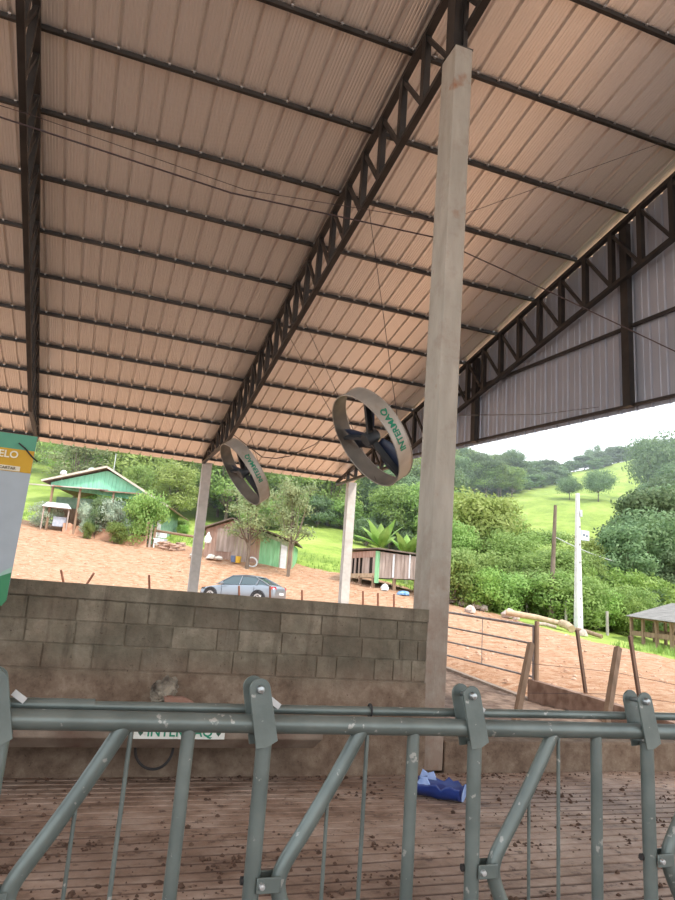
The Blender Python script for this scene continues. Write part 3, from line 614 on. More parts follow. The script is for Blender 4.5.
# overhead wires
def cable(name, pts, r, label, grp='overhead wires'):
    a = MB(); a.tube(pts, r, 6); o = a.build(name, wire_m); tag(o, label, 'wire', grp)
cable('overhead_wire', [(-3.6, 6.86, 6.22), (-1.45, 6.86, 6.04), (.91, 6.86, 5.88), (3.40, 6.82, 5.98)], .009, 'dark electric cable crossing under the roof from the left to the column')
cable('overhead_wire', [(3.62, 6.86, 5.96), (4.5, 6.86, 5.80), (7.12, 6.86, 5.28), (9.0, 6.86, 4.9)], .008, 'dark cable falling from the column to the right over the gable cladding')
cable('overhead_wire', [(-3.6, 7.1, 6.40), (-1.2, 7.1, 6.32), (1.1, 7.1, 6.12), (3.40, 6.78, 6.18)], .004, 'thin wire running just above the electric cable on the left')
cable('overhead_wire', [(3.63, 6.7, 6.25), tuple(roof_pt(662, 140))], .004, 'thin wire slanting up right from the column to the roof')
cable('overhead_wire', [(3.60, 6.86, 3.76), (6.2, 8.6, 4.62), (8.82, 10.3, 5.62)], .006, 'thin wire low across the gable cladding right of the column')
pa = Vector(roof_pt(232, 432)); pb = Vector(W(262, 457, 17)); pc = Vector(W(290, 456, 17)); pd = Vector(roof_pt(335, 425))
cable('fan_cable', [pa, pb, (pb + pc) / 2 + Vector((0, 0, -.05)), pc, (pc + pd) / 2 + Vector((0, 0, -.15)), pd], .012, 'slack dark cable sagging under the roof between the two fans')

# ------------------------------------------------------------------ gate and leaning posts
gate = empty('pipe_gate', (9.06, 12.68, 0)); tag(gate, 'four bar grey pipe gate beyond the column at the barn edge', 'gate')
gy0, gy1 = -.02, 4.9
for k, (z0, z1) in enumerate(((1.41, 1.64), (1.05, 1.26), (.72, .88), (.38, .54))):
    a = MB(); a.tube([(0, gy0, z0), (0, gy1, z1)], .030 if k == 0 else .022, 10); a.build('gate_bar', mat('brown_grey_pipe', (.20, .16, .15), (.30, .25, .23), .5, .3, scale=6), gate, smooth=True)
a = MB(); a.tube([(0, gy0, .34), (0, gy0, 1.43)], .028, 10); a.build('gate_stile', MATS['brown_grey_pipe'], gate, smooth=True)
a = MB(); a.tube([(0, gy1, .5), (0, gy1, 1.66)], .028, 10); a.build('gate_stile', MATS['brown_grey_pipe'], gate, smooth=True)
a = MB(); a.tube([(0, 2.0, .44), (0, 2.0, 1.50)], .009, 8); a.build('gate_tie', MATS['brown_grey_pipe'], gate)
a = MB(); a.tube([(0, 0, -.3), (0, 0, 1.52)], .05, 10); o = a.build('gate_post', wood_mid, smooth=True); o.location = (9.10, 12.60, 0.0); tag(o, 'short brown wooden gate post at the end of the pipe gate', 'post')
def lean(p0, p1, w_, m, lb):
    p0 = Vector(p0); p1 = Vector(p1); a = MB(); a.beam((0, 0, 0), p1 - p0, w_, w_, up=(0, 1, 0)); o = a.build('leaning_post', m); o.location = p0; tag(o, lb, 'post', 'leaning fence posts')
def onY(px, py, Y): d = ray(px, py); return EYE + d * ((Y - 0) / d[1])
p0 = onY(511, 745, 7.3); p1 = onY(531, 644, 7.9)
lean(p0, p1, .07, wood_mid, 'brown wooden post leaning right in front of the pipe gate')
p0 = onY(605, 730, 7.3); p1 = onY(618, 648, 7.8)
lean(p0, p1, .075, wood_mid, 'brown wooden post leaning between the two thin dark stakes')
p0 = onY(587, 693, 12.8); p1 = onY(577, 630, 12.8)
lean((p0[0], p0[1], gz(p0[0], p0[1]) - .2), p1, .06, wood_dark, 'thin dark stake leaning left beyond the curb')
p0 = onY(641, 697, 11.9); p1 = onY(630, 636, 11.9)
lean((p0[0], p0[1], gz(p0[0], p0[1]) - .2), p1, .065, wood_dark, 'thin dark stake leaning left, nearest the right edge')
A_ = Vector(onY(525, 663, 7.8)); B_ = Vector(onY(614, 664, 7.7)); 
cable('fence_wire', [tuple(onY(525, 663, 7.78)), tuple(onY(614, 672, 7.7)), tuple(onY(700, 690, 7.5))], .003, 'upper fence wire between the leaning posts', 'fence wires')
cable('fence_wire', [tuple(onY(520, 693, 7.6)), tuple(onY(611, 694, 7.55)), tuple(onY(700, 706, 7.4))], .003, 'lower fence wire between the leaning posts', 'fence wires')

# ------------------------------------------------------------------ yard: small stakes behind the wall
for (px, ytop, dx, d, lb) in ((61, 570, 1, 27, 'rusty stake behind the wall nearest the banner'), (94, 573, -7, 27, 'rusty stake behind the wall leaning right'), (149, 575, 0, 27, 'rusty upright stake behind the wall left of the middle eave post'),
        (270, 586, 0, 29, 'rusty stake standing in front of the rear of the car'), (239, 586, 0, 29, 'rusty stake standing in front of the car door'), (302, 590, 0, 29, 'rusty stake just right of the car'), (363, 591, 0, 29, 'rusty stake right of the gable corner post'),
        (378, 593, 0, 29, 'rusty stake in front of the plank hut corner'), (394, 594, 0, 29, 'rusty stake nearest the big column')):
    p1 = Vector(W(px, ytop, d)); p0 = Vector(W(px + dx * 3, 620, d)); p0.z = gz(p0.x, p0.y) - .1
    a = MB(); a.tube([Vector((0, 0, 0)), p1 - p0], .045, 8); o = a.build('yard_stake', mat('rusty_stake', (.20, .085, .05), (.30, .14, .09), .9, scale=6), smooth=True); o.location = p0; tag(o, lb, 'stake', 'stakes behind the wall')

# ------------------------------------------------------------------ car
def make_car():
    root = empty('sedan_car'); tag(root, 'silver grey sedan parked on the dirt yard behind the wall', 'car')
    paint = mat('silver_paint', (.27, .29, .32), None, .3, .5, spec=.6); glass = mat('dark_glass', (.06, .09, .10), None, .08, 0, spec=.8)
    # stations along length x (0 front .. 4.45 rear): (x, half width, z_bottom, z_belt, z_roof or None, roof half width)
    st = [(0.0, .55, .32, .52), (.10, .74, .24, .66), (.45, .84, .20, .76), (1.0, .88, .20, .86), (1.30, .88, .20, .92), (2.1, .88, .2, .95), (3.0, .88, .2, .98), (3.65, .88, .22, 1.03), (4.05, .85, .25, 1.02), (4.35, .78, .32, .96), (4.45, .68, .38, .80)]
    bm = bmesh.new(); rings = []
    for (x, hw, zb, zt) in st:
        zm = zb + (zt - zb) * .55
        prof_ = [(-hw * .9, zb), (-hw, zb + .08), (-hw, zm), (-hw * .94, zt - .04), (-hw * .80, zt), (0, zt + .03), (hw * .80, zt), (hw * .94, zt - .04), (hw, zm), (hw, zb + .08), (hw * .9, zb)]
        rings.append([bm.verts.new((x, y, z)) for y, z in prof_])
    n = 11
    for i in range(len(rings) - 1):
        for k in range(n): bm.faces.new((rings[i][k], rings[i][(k + 1) % n], rings[i + 1][(k + 1) % n], rings[i + 1][k]))
    bm.faces.new(rings[0]); bm.faces.new(rings[-1][::-1]); bmesh.ops.recalc_face_normals(bm, faces=bm.faces)
    me = bpy.data.meshes.new('car_body'); bm.to_mesh(me); bm.free(); me.materials.append(paint); me.shade_smooth()
    o = bpy.data.objects.new('car_body', me); COL.objects.link(o); o.parent = root; s = o.modifiers.new('s', 'SUBSURF'); s.levels = 2; s.render_levels = 2
    def loft(name, st, m, sub=2):
        bm = bmesh.new(); rr = []
        for (x, hw, z) in st: rr.append([bm.verts.new((x, -hw, z - .0)), bm.verts.new((x, -hw * .6, z + .035)), bm.verts.new((x, hw * .6, z + .035)), bm.verts.new((x, hw, z)), bm.verts.new((x, 0, z - .03))])
        for i in range(len(rr) - 1):
            for k in range(5): bm.faces.new((rr[i][k], rr[i][(k + 1) % 5], rr[i + 1][(k + 1) % 5], rr[i + 1][k]))
        bm.faces.new(rr[0]); bm.faces.new(rr[-1][::-1]); bmesh.ops.recalc_face_normals(bm, faces=bm.faces)
        me = bpy.data.meshes.new(name); bm.to_mesh(me); bm.free(); me.materials.append(m); me.shade_smooth(); o = bpy.data.objects.new(name, me); COL.objects.link(o); o.parent = root; s = o.modifiers.new('s', 'SUBSURF'); s.levels = sub; s.render_levels = sub
    # glasshouse: block between belt and roof, then roof skin and pillars
    g = MB(); bot = [(1.12, .74, .93), (3.95, .72, 1.02)]; top = [(1.85, .58, 1.40), (3.15, .57, 1.41)]
    g.v = [(1.12, -.76, .91), (1.12, .76, .91), (4.02, .74, 1.01), (4.02, -.74, 1.01), (1.90, -.585, 1.385), (1.90, .585, 1.385), (3.20, .575, 1.39), (3.20, -.575, 1.39)]
    g.f = [(0, 1, 5, 4), (1, 2, 6, 5), (2, 3, 7, 6), (3, 0, 4, 7), (4, 5, 6, 7), (0, 3, 2, 1)]
    g.build('car_windows', glass, root)
    loft('car_roof', [(1.78, .585, 1.365), (2.0, .60, 1.425), (2.6, .60, 1.455), (3.1, .59, 1.425), (3.35, .575, 1.36)], paint)
    for s in (-1, 1):
        for (p, q, w_) in (((1.06, .775, .90), (1.90, .59, 1.395), .05), ((2.42, .79, .93), (2.47, .605, 1.41), .05), ((3.22, .585, 1.40), (4.08, .745, 1.01), .07), ((1.9, .592, 1.40), (3.22, .585, 1.405), .04), ((3.35, .775, .98), (3.45, .62, 1.30), .10)):
            a = MB(); a.beam((p[0], s * p[1], p[2]), (q[0], s * q[1], q[2]), w_, .03); a.build('car_pillar', paint, root)
        for x in (.82, 3.55):
            a = MB(); a.lathe([(.12, -.11), (.31, -.11), (.335, -.08), (.335, .08), (.31, .11), (.12, .11)], (x, s * .80, .335), 28, 'Y'); w_ = a.build('wheel', black_rubber, root, smooth=True)
            a = MB(); a.lathe([(0, s * .10), (.21, s * .115), (.225, s * .10)], (x, s * .80, .335), 24, 'Y'); a.build('hub_cap', mat('hub_silver', (.5, .5, .5), None, .35, .6), w_, smooth=True)
            for k in range(5):
                q = k * 2 * math.pi / 5; a = MB(); a.box((x + .13 * math.cos(q), s * .915, .335 + .13 * math.sin(q)), (.055, .012, .055)); a.build('hub_slot', black_rubber, w_)
            a = MB(); a.tube([(x + .385 * math.cos(q), s * .862, .335 + .385 * math.sin(q)) for q in np.linspace(0.1, math.pi - .1, 12)], .045, 6); a.build('wheel_arch', mat('arch_dark', (.05, .05, .055)), root, smooth=True)
        a = MB(); a.prism([(4.30, s * .60, .80), (4.42, s * .56, .80), (4.40, s * .60, .94), (4.16, s * .80, .94), (4.16, s * .86, .82)], (0, 0, 0), (.02, s * .02, .0)); a.build('tail_light', mat('tail_red', (.50, .03, .04), None, .3), root)
        a = MB(); a.prism([(.06, s * .55, .58), (.40, s * .82, .64), (.50, s * .835, .73), (.20, s * .70, .70)], (0, 0, 0), (0, s * .03, 0)); a.build('head_light', glass, root)
        a = MB(); a.box((1.5, s * .95, .97), (.14, .14, .10)); a.build('wing_mirror', paint, root, bevel=.02)
    a = MB(); a.box((4.45, 0, .60), (.04, .5, .12)); a.build('number_plate', white_paint, root)
    a = MB(); a.box((2.25, 0, .19), (3.4, 1.5, .12)); a.build('underbody', black_rubber, root)
    for x in (1.45, 2.44, 3.3):
        for s in (-1, 1): 
            a = MB(); a.box((x, s * .883, .62), (.012, .012, .55)); a.build('door_seam', MATS['arch_dark'], root)
    return root
car = make_car()
cf = W(205.5, 590, 35.8); cr = W(286, 594, 34.2); v = Vector(cr - cf); yaw = math.atan2(v.y, v.x)
cs = .98
car.location = (cf[0], cf[1], 0); car.rotation_euler = (0, 0, yaw)
fz = gz(cf[0], cf[1] + .5); rz_ = gz(cf[0] + v.x, cf[1] + v.y + .5); car.location.z = W(240, 603.5, 35)[2]
car.scale = (cs, cs, cs)
o = MB(); clod(o, (0, 0, 0), .55, .35); sn = o.build('soil_heap', mat('dark_soil', (.14, .07, .05), (.2, .11, .08), .95, scale=5)); q = W(201, 594, 33); sn.location = (q[0], q[1], q[2] - .28); tag(sn, 'small dark soil heap just left of the car nose', 'soil heap')

# ------------------------------------------------------------------ buildings
def boards(mb, x0, x1, y, z0f, z1f, bw_=.2, th=.03, gap=.012):
    x = x0
    while x < x1 - .02:
        xe = min(x + bw_ * random.uniform(.85, 1.15), x1); dy = random.uniform(-.01, .01)
        mb.v += []; a, b = x + gap / 2, xe - gap / 2
        mb.add([(a, y + dy, z0f(a)), (b, y + dy, z0f(b)), (b, y + dy, z1f(b)), (a, y + dy, z1f(a)), (a, y + dy + th, z0f(a)), (b, y + dy + th, z0f(b)), (b, y + dy + th, z1f(b)), (a, y + dy + th, z1f(a))],
               [(0, 1, 2, 3), (7, 6, 5, 4), (0, 4, 5, 1), (1, 5, 6, 2), (2, 6, 7, 3), (3, 7, 4, 0)]); x = xe
# green gabled farmhouse
HL = Vector(W(48, 481, 52)); HR = Vector(W(167, 504, 52)); AP = Vector(W(107, 469, 52)); HB = Vector(W(160, 545, 51.5))
hx = Vector((HR.x - HL.x, HR.y - HL.y, 0)); hl = hx.length; yaw = math.atan2(hx.y, hx.x)
house = empty('farmhouse', (HL.x, HL.y, HB.z - .1), yaw); tag(house, 'mint green gabled wooden farmhouse on the red dirt slope', 'house')
def hloc(p): d = Vector(p) - Vector(house.location); c_, s_ = math.cos(-yaw), math.sin(-yaw); return Vector((d.x * c_ - d.y * s_, d.x * s_ + d.y * c_, d.z))
l0 = hloc(HL); la = hloc(AP); l1 = hloc(HR); EV = l0.z - .10; EV2 = l1.z - .05
AX = la.x; AZ = la.z
a = MB(); gl = lambda x: (EV + (AZ - EV) * (x - .0) / AX) if x < AX else (AZ + (EV2 - AZ) * (x - AX) / (l1.x - AX))
base = lambda x: EV - .35
boards(a, .25, l1.x - .1, 0, lambda x: min(gl(x) - .06, EV - .38 - .6 * x / l1.x), lambda x: gl(x) - .05, .28)
a.build('gable_boards', mint, house)
a = MB(); boards(a, l1.x - 1.75, l1.x - .55, .02, lambda x: -.2, lambda x: EV2 + .2, .3); a.build('side_wall', mint, house)
a = MB(); a.box((l1.x / 2, 4.2, (EV2) / 2), (l1.x - 1.0, 6.6, EV2 + .2)); a.build('wall', mat('house_plank_wall', (.20, .33, .24), (.28, .42, .32), .9, scale=3), house)
a = MB(); a.box((l1.x / 2 - .3, .88, 1.25), (l1.x - 1.6, .06, 2.3)); a.build('porch_shade', wood_mid, house)
for (xa, za, xb, zb, nm) in ((-.3, EV - .0, AX, AZ + .12, 'roof'), (AX, AZ + .12, l1.x + .25, EV2 - .25, 'roof')):
    a = MB(); d = Vector((xb - xa, 0, zb - za)).normalized(); nn = Vector((-d.z, 0, d.x)) * .10
    a.prism([(xa, -.5, za), (xb, -.5, zb), (xb + nn.x, -.5, zb + nn.z), (xa + nn.x, -.5, za + nn.z)], (0, 0, 0), (0, 8.6, 0)); rf_ = a.build(nm, tile_roof, house)
    a = MB(); a.beam((xa, -.54, za + .03), (xb, -.54, zb + .03), .05, .15); f_ = a.build('barge_board', mat('cream_board', (.50, .42, .34), (.60, .52, .44), .8, scale=4), rf_)
# porch roof on the left with posts
pz = EV - .25; 
a = MB(); a.prism([(-1.2, -2.0, pz - .30), (-1.2, 1.0, pz + .12), (-1.2, 1.0, pz + .2), (-1.2, -2.0, pz - .22)], (0, 0, 0), (AX + 1.4, 0, 0)); a.build('porch_roof', mat('white_grey_sheet', (.42, .37, .34), (.55, .48, .44), .7, scale=2, c3=(.33, .14, .09), c3lo=.5, c3hi=.65), house)
a = MB(); a.prism([(AX - .2, -.7, pz - .22), (AX - .2, 1.0, pz + .04), (AX - .2, 1.0, pz + .12), (AX - .2, -.7, pz - .14)], (0, 0, 0), (l1.x - AX - 1.2, 0, 0)); a.build('porch_roof', tile_roof, house)
for x in (-.9, 1.1, 3.1, 5.2, l1.x - 1.7, l1.x - .5):
    yy = -1.7 if x < AX else -.5; 
    wp = house.matrix_world; px_, py_ = house.location.x + x * math.cos(yaw) - yy * math.sin(yaw), house.location.y + x * math.sin(yaw) + yy * math.cos(yaw); zg = gz(px_, py_) - house.location.z
    a = MB(); a.box((x, yy, (zg + pz) / 2 - .1), (.14, .14, pz - zg - .1)); a.build('porch_post', wood_mid, house)
a = MB(); a.box((l1.x - .45, .15, EV2 / 2 - .1), (.3, .12, EV2)); a.build('corner_board', white_paint, house)
a = MB(); a.tube([(AX + .1, 1, AZ), (AX + .1, 1, AZ + 1.5)], .03, 6); a.build('roof_aerial', galv, house)
a = MB(); a.lathe([(0, 0), (.22, .05), (.33, .14), (.30, .15), (.2, .08), (0, .03)], (AX - 1.5, .6, AZ - .1), 16, 'Y'); a.tube([(AX - 1.5, .6, AZ - .1), (AX - 1.5, .6, AZ - .65)], .03, 6); a.build('satellite_dish', galv, house)
a = MB(); a.lathe([(0, 0), (.16, .04), (.26, .11), (.24, .12), (.15, .06), (0, .03)], (.9, .3, EV + .85), 16, 'Y'); a.tube([(.9, .3, EV + .85), (.9, .3, EV + .1)], .03, 6); a.build('satellite_dish', galv, house)
# retaining bank in front of the house
bk = mat('earth_bank', (.40, .20, .12), (.56, .33, .22), .95, scale=2, bump=.6)
P0 = W(62, 531, 49.5); P1 = W(146, 545, 49)
a = MB(); nseg = 14; vs = []
for i in range(nseg + 1):
    t_ = i / nseg; q = P0 * (1 - t_) + P1 * t_; zz = gz(q[0], q[1]) - .2; top = W(62 + 84 * t_, 523 + 14 * t_, 50)[2] + .08 * math.sin(i * 2.1)
    vs += [(q[0], q[1], zz), (q[0] + .05 * math.sin(i), q[1] + .25, top), (q[0], q[1] + 2.2, top + .15), (q[0], q[1] + 2.2, zz - 1)]
fs = []
for i in range(nseg):
    for k_ in range(4): fs.append((i * 4 + k_, i * 4 + (k_ + 1) % 4, (i + 1) * 4 + (k_ + 1) % 4, (i + 1) * 4 + k_))
fs += [(0, 1, 2, 3), tuple(nseg * 4 + k_ for k_ in range(4))]
a.add(vs, fs); tag(a.build('earth_terrace', bk, smooth=True), kind='structure')
# table-like white canopy and washing trough by the house
q = W(57, 508, 50); a = MB(); zt = q[2]; zg = gz(q[0], q[1]); gx = empty('garden_canopy', (q[0], q[1], zg)); tag(gx, 'small white topped canopy left of the farmhouse bushes', 'canopy')
a = MB(); a.prism([(-1.0, -.5, zt - zg), (1.0, -.5, zt - zg), (.7, 0, zt - zg + .38), (-.7, 0, zt - zg + .38)], (0, 0, 0), (0, 1, 0)); a.build('canopy_top', white_paint, gx)
for x in (-.85, .85):
    a = MB(); a.box((x, -.3, (zt - zg) / 2), (.09, .09, zt - zg)); a.build('canopy_leg', plank_grey, gx)
a = MB(); a.box((.3, .3, .7), (.9, .4, .7)); a.build('canopy_shelf', mat('blue_grey_box', (.35, .40, .48), (.5, .5, .55), .7, scale=5), gx)
# chair/white bench and poles right of the house
def rail(p, q, r, m, name, lb, ct, grp=None):
    p, q = Vector(p), Vector(q); a = MB(); a.tube([Vector((0, 0, 0)), q - p], r, 8); o = a.build(name, m, smooth=True); o.location = p; tag(o, lb, ct, grp)
rail(W(152, 530, 50), W(196, 537, 48), .09, wood_mid, 'wooden_rail', 'long grey brown rail right of the farmhouse over the firewood', 'rail')
q = W(160, 540, 49.5); a = MB(); z_ = gz(q[0], q[1]); a.box((0, 0, .62), (1.0, .5, .08)); a.box((0, .2, .95), (.9, .06, .35)); a.box((-.4, -.15, .3), (.08, .08, .62)); a.box((.4, -.15, .3), (.08, .08, .62)); a.box((0, -.1, .45), (.8, .3, .25)); o = a.build('garden_bench', white_paint); o.location = (q[0], q[1], z_); tag(o, 'white bench beside the right corner of the farmhouse', 'bench')
for i, (px, m) in enumerate(((146, plank_red), (150, plank_grey), (154, wood_mid))):
    q = W(px, 540, 49.3); z_ = gz(q[0], q[1]); a = MB(); a.box((0, 0, .9 - .1 * i), (.16, .08, 1.9 - .2 * i)); o = a.build('garden_board', m); o.location = (q[0], q[1], z_); tag(o, ('reddish', 'grey', 'dark brown')[i] + ' upright board in the fence at the farmhouse corner', 'board', 'garden fence boards')
random.seed(3)
for i in range(26):
    q = W(161 + random.random() * 20, 549, 48 + random.random()); z_ = gz(q[0], q[1]); a = MB(); an = random.uniform(-.5, .5); l_ = random.uniform(.5, .9)
    a.tube([(-l_ / 2, 0, 0), (l_ / 2, 0, random.uniform(-.1, .15))], .06, 7); o = a.build('firewood_log', mat('firewood', (.36, .22, .16), (.5, .34, .26), .9, scale=6)); o.location = (q[0], q[1], z_ + .08 + (i % 4) * .13); o.rotation_euler = (0, 0, an)
    tag(o, 'short split log in the firewood heap beside the farmhouse', 'log', 'firewood heap')

# plank shed with green doors
SL = Vector(W(204, 553, 46)); SR = Vector(W(292, 569, 45.6)); SA = Vector(W(232, 518.5, 46)); SE = Vector(W(205, 527, 46)); ST = Vector(W(296, 543, 45.6))
v = SR - SL; yaw = math.atan2(v.y, v.x); shed = empty('plank_shed', (SL.x, SL.y, SR.z), yaw); tag(shed, 'old reddish plank shed with green boards behind the car', 'shed')
def rl(p, o, yaw): d = Vector(p) - Vector(o.location); c_, s_ = math.cos(-yaw), math.sin(-yaw); return Vector((d.x * c_ - d.y * s_, d.x * s_ + d.y * c_, d.z))
sa, se, stt, sl = rl(SA, shed, yaw), rl(SE, shed, yaw), rl(ST, shed, yaw), rl(SL, shed, yaw); sr = rl(SR, shed, yaw)
top = lambda x: (se.z + (sa.z - se.z) * (x - se.x) / (sa.x - se.x)) if x < sa.x else (sa.z + (stt.z - sa.z) * (x - sa.x) / (stt.x - sa.x))
bot = lambda x: sl.z * (1 - x / sr.x) - .35
tp = lambda x: top(x) - .08
Ls = sr.x; random.seed(11)
X1, X2 = Ls * .62, Ls * .845
a = MB(); boards(a, .0, Ls * .3, 0, bot, tp, .22); a.build('wall', plank_red, shed)
a = MB(); boards(a, Ls * .50, X1, 0, bot, tp, .2); a.build('wall', plank_red, shed)
a = MB(); boards(a, X2 + .55, Ls, 0, bot, tp, .25); a.build('wall', plank_red, shed)
a = MB(); boards(a, Ls * .3, Ls * .50, -.01, bot, tp, .24); a.build('wall', plank_grey, shed)
a = MB(); boards(a, X1, X2, -.02, lambda x: bot(x) + .25, lambda x: tp(x) - .25, .24); d_ = a.build('door', plank_green, shed)
a = MB(); boards(a, X1, X2 + .55, .02, lambda x: bot(x), lambda x: tp(x), .24); a.build('wall', mat('dull_green_plank', (.33, .42, .25), (.42, .45, .33), .9, scale=4), shed)
a = MB(); boards(a, X2 + .08, X2 + .5, -.03, lambda x: bot(x) + .25, lambda x: tp(x) - .35, .42); a.build('door', white_paint, shed)
a = MB(); a.box((1.35, -.03, sl.z + .95), (1.15, .05, 1.55)); a.box((1.35, -.06, sl.z + 1.55), (1.15, .03, .1)); a.build('shutter', plank_grey, shed)
a = MB(); boards(a, 0, 3.5, 0, lambda x: -.4, lambda x: se.z - .1, .25); o = a.build('wall', plank_red, shed); o.rotation_euler = (0, 0, R(90))
a = MB(); boards(a, 0, 3.5, 0, lambda x: -.4, lambda x: stt.z - .1, .25); o = a.build('wall', plank_green, shed); o.location = (Ls - .03, 0, 0); o.rotation_euler = (0, 0, R(90))
for (xa, za, xb, zb) in ((se.x - .25, top(se.x) - .1, sa.x, sa.z), (sa.x, sa.z, stt.x + .1, stt.z)):
    a = MB(); a.prism([(xa, -.4, za), (xb, -.4, zb), (xb, -.4, zb + .09), (xa, -.4, za + .09)], (0, 0, 0), (0, 4.4, 0)); a.build('roof', mat('dark_old_roof', (.13, .10, .085), (.22, .17, .14), .9, scale=3), shed)
q = W(208, 540, 45.5); a = MB(); a.lathe([(0, .55), (.06, .5), (.10, .38), (.25, .12), (.22, -.18), (.1, -.26), (0, -.27)], (0, 0, 0), 14); o = a.build('white_sack', white_paint, smooth=True); o.location = q; tag(o, 'white sack hanging on the shed wall beside the eave post', 'sack')
for i, (px, py, r_, lb) in enumerate(((211, 555, .35, 'pale sack lying at the foot of the shed, the left one'), (219, 557.5, .28, 'pale sack lying at the foot of the shed, the right one'), (196, 552, .4, 'pale sack seen at the left of the eave post'))):
    q = W(px, py, 45); o = MB(); clod(o, (0, 0, 0), r_, .55); o = o.build('feed_sack', mat('pale_sack', (.55, .50, .44), (.68, .62, .56), .8, scale=5), smooth=True); o.location = (q[0], q[1], gz(q[0], q[1]) + .1); tag(o, lb, 'sack', 'sacks by the shed')
for (px, py, cc, nm, lb) in ((233.5, 561, (.12, .16, .26), 'bucket', 'blue bucket in front of the plank shed'), (238, 560, (.70, .42, .04), 'bucket', 'yellow bucket in front of the plank shed')):
    q = W(px, py, 44.8); a = MB(); a.lathe([(0, 0), (.15, 0), (.2, .42), (.215, .42), (.165, .0)], (0, 0, 0), 16); o = a.build(nm, mat('bucket_' + lb[:4].strip(), cc, None, .5), smooth=True); o.location = (q[0], q[1], gz(q[0], q[1]) + .08); tag(o, lb, 'bucket')
q = W(252, 563, 44.6); a = MB(); a.tube([(.33 * math.cos(t), .1 * math.sin(t), .3 + .3 * math.sin(t)) for t in np.linspace(0, 2 * math.pi, 20)], .05, 6); o = a.build('pale_tyre', white_paint, smooth=True); o.location = (q[0], q[1], gz(q[0], q[1])); tag(o, 'pale ring leaning in front of the plank shed', 'ring')

# plank hut on stilts
HC = Vector(W(376, 551, 40)); HCb = Vector(W(376, 578, 40)); HRt = Vector(W(418, 559, 38.8)); HLt = Vector(W(350, 552, 42.5))
hut = empty('plank_hut', (HC.x, HC.y, HCb.z - .0)); tag(hut, 'grey plank hut raised on stilts left of the big column', 'hut')
def wallrun(P_, Q_, z0, z1a, z1b, m, name, skip=None, bw_=.2, off=0):
    v = Q_ - P_; v.z = 0; L_ = v.length; yaw = math.atan2(v.y, v.x); a = MB()
    if skip is None: boards(a, 0, L_, off, lambda x: z0, lambda x: z1a + (z1b - z1a) * x / L_, bw_)
    else:
        for s0, s1 in skip: boards(a, L_ * s0, L_ * s1, off, lambda x: z0, lambda x: z1a + (z1b - z1a) * x / L_, bw_)
    o = a.build(name, m, hut); o.location = P_ - Vector(hut.location); o.location.z = 0; o.rotation_euler = (0, 0, yaw); return o
H1 = HC.z - HCb.z
wallrun(HC, HRt, 0, H1, H1 - .25, plank_grey, 'wall')
wallrun(HC, HC + (HRt - HC).normalized() * .28, -.3, H1, H1, plank_green, 'corner_board', off=-.04)
for f0, wd in ((.42, .12), (.80, .10)):
    q = HC + (HRt - HC) * f0; wallrun(q, q + (HRt - HC).normalized() * wd, 0.05, H1 - .15, H1 - .15, white_paint, 'white_batten', off=-.04)
wallrun(HLt, HC, 0, H1, H1, plank_grey, 'wall', [(0.02, .12), (.2, .27), (.36, .42), (.52, .78), (.9, 1)], .18)
o = wallrun(HLt, HC, 0, .25, .25, wood_pale, 'ledge', off=-.03); o = wallrun(HLt, HC, H1 - .35, H1 + .02, H1 + .02, plank_red, 'lintel', off=-.03)
BK = Vector((1.2, 2.6, 0)); a = MB()
def hp(v): v = v - Vector(hut.location); return Vector((v.x, v.y, 0))
a.prism([hp(HLt) + Vector((0.15, .3, .1)), hp(HC) + Vector((0, .25, .1)), hp(HRt) + Vector((-.1, .2, .1)), hp(HRt) + BK + Vector((0, .4, .1)), hp(HLt) + Vector((.9, 1.6, .1))], (0, 0, 0), (0, 0, H1 - .3)); a.build('interior_shade', dark_void, hut)  # near-black block standing in for the shade inside the hut
a = MB(); rfp = [hp(HLt) + Vector((-.3, -.25, H1 + .12)), hp(HC) + Vector((-.05, -.35, H1 + .10)), hp(HRt) + Vector((.3, -.35, H1 - .18)), hp(HRt) + BK + Vector((0, .7, H1 + .0)), hp(HLt) + Vector((1.0, 2.2, H1 + .25))]
a.prism(rfp, (0, 0, 0), (0, 0, .08)); a.build('roof', MATS['dark_old_roof'], hut)
for q in (HLt, HLt * .5 + HC * .5, HC, HC * .5 + HRt * .5, HRt):
    g_ = gz(q.x, q.y + .2); a = MB(); a.box((0, .15, (g_ - HCb.z) / 2 - .05), (.16, .16, max(.25, HCb.z - g_ + .3))); o = a.build('stilt', wood_mid, hut); o.location = hp(q)
def on_ground(px, py, d): q = W(px, py, d); return Vector((q[0], q[1], gz(q[0], q[1])))
def lump(px, py, d, r, m, name, lb, ct, grp=None, sq=.6):
    o = MB(); clod(o, (0, 0, 0), r, sq); o = o.build(name, m, smooth=True); o.location = on_ground(px, py, d) + Vector((0, 0, .02)); tag(o, lb, ct, grp); return o
lump(404, 592, 37.5, .42, mat('blue_tarp', (.10, .25, .55), (.35, .55, .8), .5, scale=6), 'blue_tarp', 'crumpled blue tarpaulin in front of the plank hut', 'tarpaulin', sq=.35)
lump(385, 588, 38.8, .24, white_paint, 'white_hen', 'white bundle under the plank hut', 'bundle', sq=1.0)

